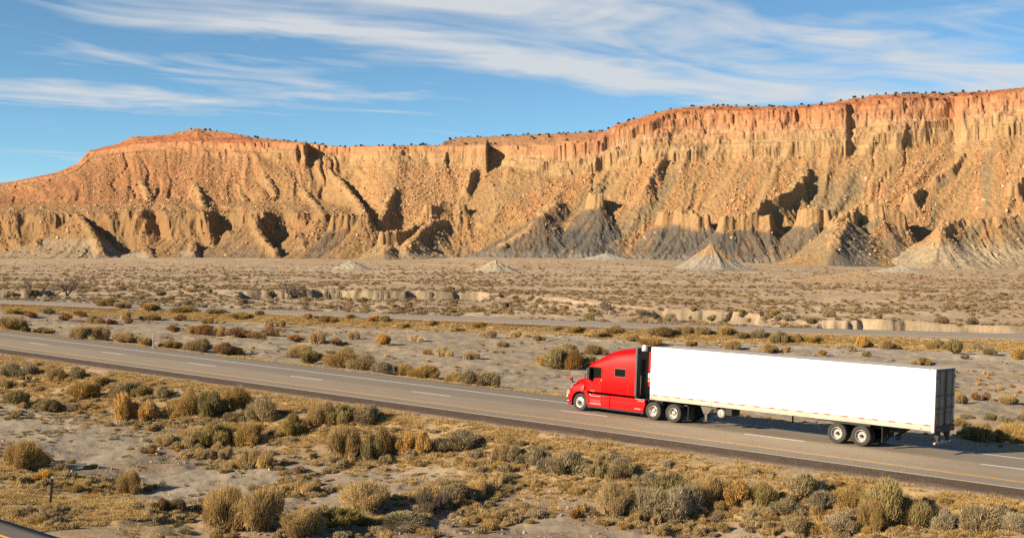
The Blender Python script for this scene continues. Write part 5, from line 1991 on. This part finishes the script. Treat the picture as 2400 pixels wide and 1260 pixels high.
xh = [20.82, 20.95] + [21.12 + 0.615 * math.sin(t) for t in np.linspace(-0.1, 1.5, 16)] + [21.7351, 21.82, 21.9, 21.97, 22.03, 22.1, 22.16, 22.22, 22.28]
xh = sorted(set(round(x, 4) for x in xh))
hood = tp(MB().loft([hood_sec(x) for x in xh]), 'hood', RED)
# lower quarter behind the wheel arch, part of the front fairing
tp(MB().prism([(20.51, 0.36), (20.58, 0.36), (20.66, 0.80), (20.80, 1.02), (20.84, 1.28), (20.62, 1.18), (20.52, 1.02), (20.46, 0.9)], 1.02, 1.218), 'fender_extension', RED, bevel=0.015)
tp(MB().prism([(20.51, 0.36), (20.58, 0.36), (20.66, 0.80), (20.80, 1.02), (20.84, 1.28), (20.62, 1.18), (20.52, 1.02), (20.46, 0.9)], -1.218, -1.02), 'fender_extension', RED, bevel=0.015)
tp(MB().box(20.35, 21.8, -0.86, 0.86, 0.5, 1.35), 'wheel_well', BLACK)
tp(MB().box(21.72, 22.2, -0.9, 0.9, 0.27, 0.355), 'air_dam', BLACK)
tp(MB().box(21.74, 21.84, 0.9, 1.19, 0.29, 0.36), 'air_dam', BLACK)
grille = tp(MB().prism([(22.10, 0.82), (22.30, 0.78), (22.13, 1.24), (22.02, 1.38)], -0.62, 0.62), 'grille', CHROME, bevel=0.02)
tp(MB().tube([(22.30, 0.60, 0.45), (22.47, 0.66, 0.47), (22.49, 0.68, 0.70), (22.30, 0.66, 0.76)], 0.028, 8).tube([(22.49, 0.68, 0.60), (22.52, 0.0, 0.62), (22.49, -0.68, 0.60)], 0.028, 8)
   .tube([(22.30, -0.60, 0.45), (22.47, -0.66, 0.47), (22.49, -0.68, 0.70), (22.30, -0.66, 0.76)], 0.028, 8), 'bumper_guard', CHROME)
for sy in (1, -1):
    h = MB().prism([(21.955, 0.92), (22.13, 0.82), (22.215, 0.88), (22.17, 1.10), (22.02, 1.20), (21.96, 1.12)], sy * 0.80, sy * 1.125)
    hl = tp(h, 'headlight', LENS, bevel=0.03)
    tp(MB().tube([(22.15, sy * 1.06, 0.78), (22.21, sy * 1.0, 0.84), (22.18, sy * 1.02, 1.10)], 0.03, 6), 'headlight_trim', CHROME)
    v = MB().prism([(21.80, 1.26), (21.86, 1.27), (21.70, 1.575), (21.40, 1.68), (21.42, 1.62), (21.64, 1.53)], sy * 1.06, sy * 1.165)
    tp(v, 'hood_vent', CHROME, bevel=0.008)
    mm = MB().box(21.84, 22.02, sy * 1.02, sy * 1.16, 1.74, 1.90)
    hm = tp(mm, 'hood_mirror', RED if sy > 0 else BLACK, bevel=0.03)
    hm2 = MB().box(21.82, 21.845, sy * 1.03, sy * 1.15, 1.75, 1.89).tube([(21.90, sy * 1.08, 1.76), (21.80, sy * 1.03, 1.62), (21.70, sy * 0.96, 1.60)], [0.05, 0.045, 0.05], 8).build('mirror_arm', BLACK, hm)
wsh = tp(MB().prism([(20.505, 2.735), (20.535, 2.745), (20.985, 2.045), (20.955, 2.035)], -1.05, 1.05), 'windshield', GLASS)
tp(MB().prism([(20.40, 2.90), (20.62, 2.80), (20.64, 2.83), (20.40, 2.96)], -1.02, 1.02), 'sun_visor', RED, bevel=0.01)

# near and far doors
for sy in (1, -1):
    ya, yb_ = (1.200, 1.236) if sy > 0 else (-1.236, -1.200)
    outline = [(19.56, 1.205), (20.50, 1.205), (20.62, 1.26), (20.74, 1.62), (20.755, 2.02), (20.50, 2.685), (19.56, 2.675)]
    d = tp(MB().prism(outline, ya, yb_), 'door', RED, bevel=0.012)
    y2 = (1.225, 1.243) if sy > 0 else (-1.243, -1.225)
    MB().prism([(20.47, 2.655), (19.64, 2.63), (19.62, 2.06), (20.08, 2.01), (20.33, 1.86), (20.60, 1.90), (20.68, 2.12)], *y2).build('window', GLASS, d, 0.01)
    y3 = (1.236, 1.262) if sy > 0 else (-1.262, -1.236)
    MB().box(19.66, 19.84, y3[0], y3[1], 1.72, 1.76).build('handle', SEAM, d, 0.01)
    mir = tp(MB().box(20.28, 20.46, sy * 1.34, sy * 1.53, 1.90, 2.60), 'mirror', BLACK, bevel=0.03)
    MB().box(20.455, 20.485, sy * 1.36, sy * 1.54, 1.96, 2.56).build('mirror_cover', CHROME, mir, 0.01)
    MB().tube([(20.37, sy * 1.40, 2.50), (20.47, sy * 1.22, 2.45)], 0.022, 6).tube([(20.37, sy * 1.40, 1.98), (20.50, sy * 1.22, 1.90)], 0.03, 6).build('mirror_arm', BLACK, mir)
    # sleeper window
    sw = tp(MB().box(17.91, 18.71, sy * 1.20, sy * 1.236, 2.205, 2.70), 'sleeper_window', OILY, bevel=0.05)
    MB().box(17.945, 18.675, sy * 1.21, sy * 1.243, 2.24, 2.665).build('pane', GLASS, sw, 0.05)
    # panel joints
    sm = MB().box(17.30, 19.50, sy * 1.20, sy * 1.2185, 2.755, 2.772)
    sm.box(17.742, 17.756, sy * 1.20, sy * 1.2225, 1.25, 2.76)
    tp(sm, 'panel_joint', SEAM)
    tp(MB().box(17.76, 19.5, sy * 1.20, sy * 1.226, 1.70, 1.712), 'panel_crease', RED)
    tp(MB().box(19.54, 19.64, sy * 1.215, sy * 1.262, 1.88, 1.98), 'turn_signal', AMBER, bevel=0.02)
    # cab side extender with a dark rubber edge
    ex = tp(MB().box(17.16, 17.285, sy * 1.185, sy * 1.222, 1.22, 4.0), 'side_extender', DARKGREY, bevel=0.008)
    # skirts
    fs = MB().box(18.985, 20.52, sy * 1.00, sy * 1.213, 0.345, 1.075)
    tp(fs, 'side_skirt', RED, bevel=0.02)
    tp(MB().prism([(16.66, 0.345), (18.955, 0.345), (18.955, 1.075), (17.25, 1.075), (16.56, 1.02), (16.53, 0.80)], sy * 1.00, sy * 1.213), 'side_skirt', RED, bevel=0.02)
    tp(MB().box(16.62, 20.58, sy * 1.02, sy * 1.20, 0.27, 0.343), 'skirt_rubber', BLACK)
    # shallow ledge lines on the skirts
    tp(MB().box(18.985, 20.45, sy * 1.20, sy * 1.2165, 0.795, 0.808).box(16.6, 18.955, sy * 1.20, sy * 1.2165, 0.795, 0.808), 'skirt_crease', SEAM)
    # step wells and treads
    tp(MB().box(19.62, 20.36, sy * 1.19, sy * 1.217, 0.50, 0.77), 'step_well', plain('shaded_red_well', (0.46, 0.008, 0.010), 0.5))
    for x0, x1, z0 in ((19.55, 20.38, 0.49), (19.58, 20.35, 0.945), (16.80, 17.22, 0.49)):
        tp(MB().box(x0, x1, sy * 1.20, sy * 1.262, z0, z0 + 0.045), 'step', CHROME, bevel=0.01)
    tp(MB().box(16.52, 17.22, sy * 0.95, sy * 1.225, 1.052, 1.085), 'deck_tread', CHROME, bevel=0.008)
    tp(MB().box(16.60, 17.05, sy * 1.20, sy * 1.225, 0.95, 0.985), 'deck_tread', CHROME, bevel=0.008)
    tp(MB().tube([(20.42, sy * 1.235, 1.10), (20.30, sy * 1.24, 1.0)], 0.03, 6), 'grab_rail', CHROME)
    tp(MB().lathe([(0, 0.03), (0.07, 0.028), (0.085, 0.0), (0.085, -0.02)], 16, (19.36, sy * 1.213, 1.0)) if sy > 0 else
       MB().lathe([(0, -0.03), (0.07, -0.028), (0.085, 0.0), (0.085, 0.02)], 16, (19.36, sy * 1.213, 1.0)), 'fuel_cap', HINGE)
    # exhaust-side frame and rear fender brackets
    tp(MB().box(13.9, 20.3, sy * 0.36, sy * 0.46, 0.74, 1.02), 'frame_rail', BLACK)
tp(MB().box(16.4, 17.27, -1.0, 1.0, 0.98, 1.05), 'deck', BLACK)
tp(MB().box(17.18, 17.30, -1.15, 1.15, 1.1, 3.95), 'shaded_cab_back', BLACK)  # black sheet over the red back wall, shade behind the cab as colour
tp(MB().box(14.7, 15.9, -0.45, 0.45, 1.02, 1.12), 'fifth_wheel', BLACK, bevel=0.02)
tp(MB().box(14.45, 16.15, -0.34, 0.34, 0.42, 0.76).box(15.86, 16.02, -0.9, 0.9, 0.42, 0.60).box(14.54, 14.7, -0.9, 0.9, 0.42, 0.60), 'drive_axle', BLACK)
tp(MB().box(21.04, 21.2, -0.95, 0.95, 0.42, 0.58), 'front_axle', BLACK)
tp(MB().tube([(17.05, 0.55, 1.1), (17.05, 0.55, 3.3)], 0.09, 12), 'exhaust_stack', BLACK)
tp(MB().tube([(17.02, 1.0, 1.3), (17.0, 1.02, 2.4)], 0.018, 6), 'grab_rail', OILY)
for sy in (1, -1):
    tp(MB().box(13.70, 13.735, sy * 0.50, sy * 1.17, 0.22, 0.95), 'mud_flap', BLACK)
tp(MB().tube([(13.75, 1.15, 0.98), (14.0, 1.1, 1.0), (14.2, 0.5, 1.0)], 0.025, 6), 'flap_hanger', OILY)
dm = tp(MB().lathe([(0.0, 0.36), (0.07, 0.35), (0.13, 0.29), (0.15, 0.2), (0.15, 0.02), (0.12, 0.0), (0, 0)], 20, (16.86, 0.98, 3.80), 'z'), 'roof_dome', DOME)
MB().tube([(16.86, 0.98, 3.82), (17.2, 0.98, 3.7)], 0.035, 6).build('bracket', BLACK, dm)
# fleet number on the door, printed flat
fc = bpy.data.curves.new('fleet_number', 'FONT')
fc.body = '787'
fc.size = 0.12
fc.extrude = 0.0015
_t = bpy.data.objects.new('fleet_number_text', fc)
fm = bpy.data.meshes.new_from_object(_t)
bpy.data.objects.remove(_t)
fo = obj_mesh('fleet_number', fm, BLACK, truck)
fo.location = (19.84 - TCX, 1.2385, 1.335)
fo.rotation_euler = (math.pi / 2, 0, math.pi)
tp(MB().box(20.06, 20.36, 1.236, 1.2385, 1.235, 1.285), 'door_stripe', plain('orange_door_stripe', (0.62, 0.13, 0.015), 0.5))
sw0 = make_wheel('steer', truck, TCX)
put_wheel(sw0, 21.12, 1, TCX)
copy_wheel(sw0, 21.12, -1, TCX)
dw0 = make_wheel('drive', truck, TCX)
dw0['dual'] = 1
put_wheel(dw0, 15.94, 1, TCX)
for x_, s_ in ((14.62, 1), (15.94, -1), (14.62, -1)):
    copy_wheel(dw0, x_, s_, TCX)

# --- trailer
RCX = 8.1
trailer = rig_root('trailer', RCX)
tag(trailer, 'long plain white box semi-trailer coupled to the red truck', 'trailer')


def rp(mb, name, mat, parent=None, bevel=0.0):
    o = mb.build(name, mat, parent or trailer, bevel)
    if parent is None:
        o.location = (-RCX, 0, 0)
    return o


LEN, ZB, ZT, HW = 16.18, 1.14, 4.085, 1.295
for sy in (1, -1):
    rp(MB().box(0.10, LEN - 0.06, sy * (HW - 0.05), sy * (HW - 0.008), ZB + 0.30, ZT - 0.05), 'side_panel', WHITE_P)
    br = rp(MB().box(0.04, LEN, sy * (HW - 0.06), sy * HW, ZB, ZB + 0.295), 'bottom_rail', ALU, bevel=0.006)
    MB().box(0.15, LEN - 0.1, sy * (HW - 0.02), sy * (HW + 0.004), ZB + 0.275, ZB + 0.29).build('rail_lip', ALU, br)
    rp(MB().box(0.04, LEN, sy * (HW - 0.07), sy * HW, ZT - 0.055, ZT - 0.0), 'top_rail', WHITE_P, bevel=0.01)
    rp(MB().box(LEN - 0.07, LEN + 0.015, sy * (HW - 0.09), sy * (HW - 0.002), ZB + 0.3, ZT - 0.055), 'corner_post', WHITE_P, bevel=0.03)
    rp(MB().box(-0.015, 0.12, sy * (HW - 0.11), sy * (HW + 0.002), ZB - 0.06, ZT + 0.01), 'corner_post', plain('pale_painted_post', (0.68, 0.60, 0.52), 0.5), bevel=0.012)
    for k, x0 in enumerate([15.84, 15.14, 14.38, 13.5, 12.77, 11.9, 11.03, 10.34, 9.47, 8.57, 7.84, 6.99, 6.11, 5.46, 4.52, 3.66, 2.95, 2.08, 1.2, 0.36]):
        rp(MB().box(x0 - 0.17, x0 + 0.12, sy * (HW - 0.01), sy * (HW + 0.007), ZB + 0.235, ZB + 0.285), 'reflector', REDREF)
        rp(MB().box(x0 + 0.13, x0 + 0.30, sy * (HW - 0.01), sy * (HW + 0.006), ZB + 0.235, ZB + 0.285), 'reflector', GREYREF)
    for x0, mt in ((0.30, REDLENS), (4.04, AMBER), (8.10, AMBER), (12.02, AMBER), (16.03, AMBER)):
        rp(MB().box(x0 - 0.06, x0 + 0.06, sy * (HW - 0.01), sy * (HW + 0.025), ZT - 0.05, ZT - 0.008), 'marker_lamp', mt, bevel=0.008)
    for x0, mt in ((0.62, REDLENS), (4.35, AMBER), (8.2, AMBER), (12.2, AMBER), (16.05, AMBER)):
        rp(MB().box(x0 - 0.06, x0 + 0.06, sy * (HW - 0.01), sy * (HW + 0.018), ZB + 0.05, ZB + 0.085), 'marker_lamp', mt, bevel=0.006)
rp(MB().box(0.02, LEN - 0.02, -HW + 0.05, HW - 0.05, ZT - 0.03, ZT + 0.008), 'roof', ROOFM)
rp(MB().box(LEN - 0.05, LEN, -HW + 0.09, HW - 0.09, ZB + 0.2, ZT - 0.03), 'nose_panel', WHITE_P)
rp(MB().box(0.1, LEN - 0.1, -HW + 0.07, HW - 0.07, ZB + 0.06, ZB + 0.2), 'floor', BLACK)
cm = MB()
for k in range(48):
    cm.box(0.3 + k * 0.33, 0.36 + k * 0.33, -1.2, 1.2, ZB - 0.0, ZB + 0.06)
o = rp(cm, 'crossmember', BLACK)
# red frame with panels mounted on the nose
nf = rp(MB().box(LEN + 0.0, LEN + 0.20, 1.02, 1.23, 1.85, 3.80), 'nose_fairing', RED, bevel=0.03)
MB().box(LEN + 0.02, LEN + 0.204, 1.03, 1.234, 2.34, 2.58).build('plate', DOME, nf)
MB().box(LEN + 0.02, LEN + 0.203, 1.03, 1.233, 2.12, 2.26).build('orange_decal', AMBER, nf)  # orange decal borrowing the amber lens material, gives no light
# faint marks on the near side
dk = plain('grey_print', (0.40, 0.40, 0.39), 0.5)
rp(MB().prism([(15.98, 1.86), (15.78, 1.86), (15.86, 1.74)], HW - 0.009, HW - 0.006), 'decal', dk)
rp(MB().box(15.80, 16.0, HW - 0.009, HW - 0.006, 1.60, 1.615), 'decal', REDREF)
rp(MB().box(14.9, 15.9, HW - 0.009, HW - 0.0065, 1.995, 2.002), 'decal', dk)
sc_ = plain('faint_scuff', (0.66, 0.65, 0.62), 0.5)
rp(MB().prism([(14.2, 2.62), (13.6, 2.55), (13.1, 2.58), (13.15, 2.55), (13.6, 2.52), (14.2, 2.6)], HW - 0.009, HW - 0.0068), 'scuff', sc_)
rp(MB().prism([(14.66, 3.42), (14.72, 3.32), (14.74, 3.22), (14.70, 3.32)], HW - 0.009, HW - 0.0068), 'scuff', sc_)

# rear doors
rp(MB().box(-0.01, 0.04, -HW + 0.1, HW - 0.1, ZT - 0.09, ZT + 0.01), 'door_header', HINGE)
for y0, y1 in ((0.015, HW - 0.11), (-HW + 0.11, -0.015)):
    d = rp(MB().box(-0.015, 0.03, y0, y1, ZB + 0.22, ZT - 0.10), 'door', DOORM, bevel=0.006)
    o_ = lambda mb, nm, mt, d=d: mb.build(nm, mt, d)
    for zc in (2.20, 2.81):
        o_(MB().box(-0.045, -0.012, y0, y1, zc - 0.05, zc + 0.05), 'hinge_strap', HINGE)
    yo = y1 - 0.02 if y0 > 0 else y0 + 0.02
    for zc in (1.5, 3.7):
        o_(MB().box(-0.04, -0.012, yo - 0.1, yo + 0.05, zc - 0.06, zc + 0.06), 'hinge', HINGE)
    for yr in ((y0 + 0.13, y1 - 0.38) if y0 > 0 else (y1 - 0.13, y0 + 0.38)):
        o_(MB().tube([(-0.05, yr, ZB + 0.16), (-0.05, yr, ZT - 0.06)], 0.013, 8), 'lock_rod', HINGE)
        o_(MB().box(-0.085, -0.045, yr - 0.02, yr + 0.26, 1.92, 1.96).box(-0.06, -0.012, yr - 0.03, yr + 0.03, 1.36, 1.42), 'lock_handle', HINGE)
    o_(MB().box(-0.03, -0.012, y0 if y0 > 0 else y1 - 0.05, y0 + 0.05 if y0 > 0 else y1, ZB + 0.2, ZT - 0.1), 'gasket', BLACK)
    if y0 > 0:
        dkp = plain('dark_print', (0.10, 0.095, 0.09), 0.6)
        o_(MB().lathe([(0, -0.004), (0.07, -0.003), (0.07, 0.004)], 16, (-0.017, y1 - 0.28, 1.83), 'x'), 'decal', dkp)
        o_(MB().box(-0.019, -0.012, y1 - 0.36, y1 - 0.2, 1.60, 1.66), 'decal', dkp)
        o_(MB().box(-0.019, -0.012, y1 - 0.45, y1 - 0.15, 3.22, 3.42), 'decal', plain('faded_print', (0.22, 0.19, 0.155), 0.6))
    else:
        o_(MB().box(-0.02, -0.012, y0 + 0.12, y0 + 0.30, 1.62, 2.08), 'decal', plain('faded_print', (0.22, 0.19, 0.155), 0.6))
sill = rp(MB().box(-0.06, 0.05, -HW + 0.02, HW - 0.02, ZB - 0.10, ZB + 0.21), 'rear_sill', BLACK, bevel=0.01)
for y0 in (1.02, 0.80, -1.02, -0.80):
    rp(MB().lathe([(0, -0.02), (0.05, -0.018), (0.055, 0)], 14, (-0.062, y0, ZB + 0.06), 'x'), 'tail_lamp', REDLENS)
bp = rp(MB().box(-0.05, 0.06, -1.05, 1.15, 0.50, 0.60), 'rear_bumper', GREYREF, bevel=0.01)
for k in range(5):
    MB().box(-0.055, -0.045, 0.95 - k * 0.5, 1.10 - k * 0.5, 0.515, 0.585).build('reflector', REDREF, bp)
for y0 in (0.62, -0.62):
    MB().prism([(-0.02, 0.6), (0.06, 0.6), (0.30, 1.1), (-0.04, 1.1)], y0 - 0.12, y0 + 0.12).build('strut', BLACK, bp)
# bogie
rp(MB().box(1.9, 5.4, 0.42, 0.54, 0.86, 1.13).box(1.9, 5.4, -0.54, -0.42, 0.86, 1.13).box(3.2, 5.3, 0.55, 1.22, 1.02, 1.13).box(3.2, 5.3, -1.22, -0.55, 1.02, 1.13), 'slider_frame', BLACK)
rp(MB().box(4.85, 5.0, -0.9, 0.9, 0.44, 0.60).box(3.58, 3.74, -0.9, 0.9, 0.44, 0.60).box(3.9, 4.7, -0.5, 0.5, 0.5, 0.86), 'trailer_axle', BLACK)
for sy in (1, -1):
    rp(MB().box(2.58, 2.61, sy * 0.55, sy * 1.2, 0.28, 1.05), 'mud_flap', BLACK)
    rp(MB().tube([(2.60, sy * 1.22, 1.08), (2.60, sy * 0.5, 1.08)], 0.025, 6), 'flap_hanger', BLACK)
    rp(MB().prism([(1.5, 1.12), (2.0, 1.12), (2.62, 0.62), (2.62, 0.5), (2.4, 0.55)], sy * 0.35, sy * 0.50), 'frame_brace', BLACK)
    # landing gear
    lg = rp(MB().box(12.56, 12.70, sy * 0.95, sy * 1.10, 0.40, 1.14).box(12.585, 12.675, sy * 0.97, sy * 1.08, 0.30, 0.42).box(12.50, 12.76, sy * 0.9, sy * 1.15, 0.275, 0.30), 'landing_leg', OILY)
    MB().prism([(12.98, 1.12), (12.20, 1.12), (12.45, 0.72), (12.76, 0.66)], sy * 1.10, sy * 1.13).build('gusset', OILY, lg)
    MB().tube([(12.45, sy * 1.0, 0.72), (11.95, sy * 0.9, 1.12)], 0.03, 6).tube([(12.66, sy * 1.0, 0.66), (13.1, sy * 0.6, 1.10)], 0.03, 6).build('brace', OILY, lg)
rp(MB().tube([(12.6, -0.95, 0.85), (12.6, 0.95, 0.85)], 0.03, 8), 'landing_shaft', OILY)
tk = rp(MB().lathe([(0.0, 0.06), (0.12, 0.05), (0.20, 0.025), (0.235, -0.02), (0.24, -0.06), (0.24, -1.6), (0, -1.62)], 30, (11.74, 1.02, 0.78)), 'side_tank', plain('dull_painted_tank', (0.30, 0.275, 0.24), 0.6, noise=0.25, nscale=6))
MB().box(11.5, 11.56, -0.6, 1.0, 0.6, 1.13).box(11.92, 11.98, -0.6, 1.0, 0.6, 1.13).build('tank_strap', BLACK, tk)
MB().box(11.735, 11.745, 1.07, 1.085, 0.66, 0.9).build('drain_line', OILY, tk)
rp(MB().box(11.02, 11.42, 0.5, 1.12, 0.72, 1.12), 'storage_box', BLACK, bevel=0.02)
rp(MB().tube([(5.35, 1.0, 1.07), (5.8, 1.05, 1.08), (6.08, 1.08, 1.05), (6.16, 1.08, 0.92), (6.06, 1.05, 0.75), (5.94, 1.0, 0.56), (5.80, 0.95, 0.50)], 0.022, 6), 'air_hose', BLACK)
tw0 = make_wheel('trailer', trailer, RCX)
tw0['dual'] = 1
put_wheel(tw0, 4.93, 1, RCX)
for x_, s_ in ((3.66, 1), (4.93, -1), (3.66, -1)):
    copy_wheel(tw0, x_, s_, RCX)

# ------------------------------------------------------------------ posts
GALV = plain('galvanised_post', (0.010, 0.011, 0.011), 0.8, spec=0.2)
PALEP = plain('pale_delineator', (0.30, 0.265, 0.22), 0.7)


def post(px, py, hpx, wid, label, mat, reflector=True, lean=0.0):
    p = on_ground([px], [py])[0]
    h = hpx / FPX * p[1]
    root = empty('delineator_post', p, RH)
    root.rotation_euler = (0, lean, 0)
    tag(root, label, 'post', None)
    MB().box(-wid / 2, wid / 2, -wid * 0.12, wid * 0.12, -0.3, h).box(-wid * 0.15, wid * 0.15, wid * 0.1, wid * 0.5, -0.3, h).build('stake', mat, root)
    if reflector:
        MB().box(-wid * 0.55, wid * 0.55, -wid * 0.16, -wid * 0.125, h - 0.12, h - 0.02).build('reflector', GREYREF, root)


post(117, 1197, 84, 0.10, 'dark metal post standing in dry grass at the lower left', GALV, lean=0.07)
post(358, 818, 38, 0.07, 'pale thin delineator post beside the highway at the left', PALEP)
post(24, 722, 18, 0.07, 'tiny pale delineator post at the far left by the far carriageway', PALEP, False)
post(145, 716, 16, 0.07, 'tiny pale delineator post left of the far road, near the leafless trees', PALEP, False)
post(1288, 757, 20, 0.07, 'small delineator post at the far road straight above the truck', PALEP, False)
post(1858, 991, 26, 0.10, 'thin dark post seen under the trailer', GALV, False)
post(1764, 762, 16, 0.07, 'thin post beside the far road near the lumpy bank', PALEP, False)
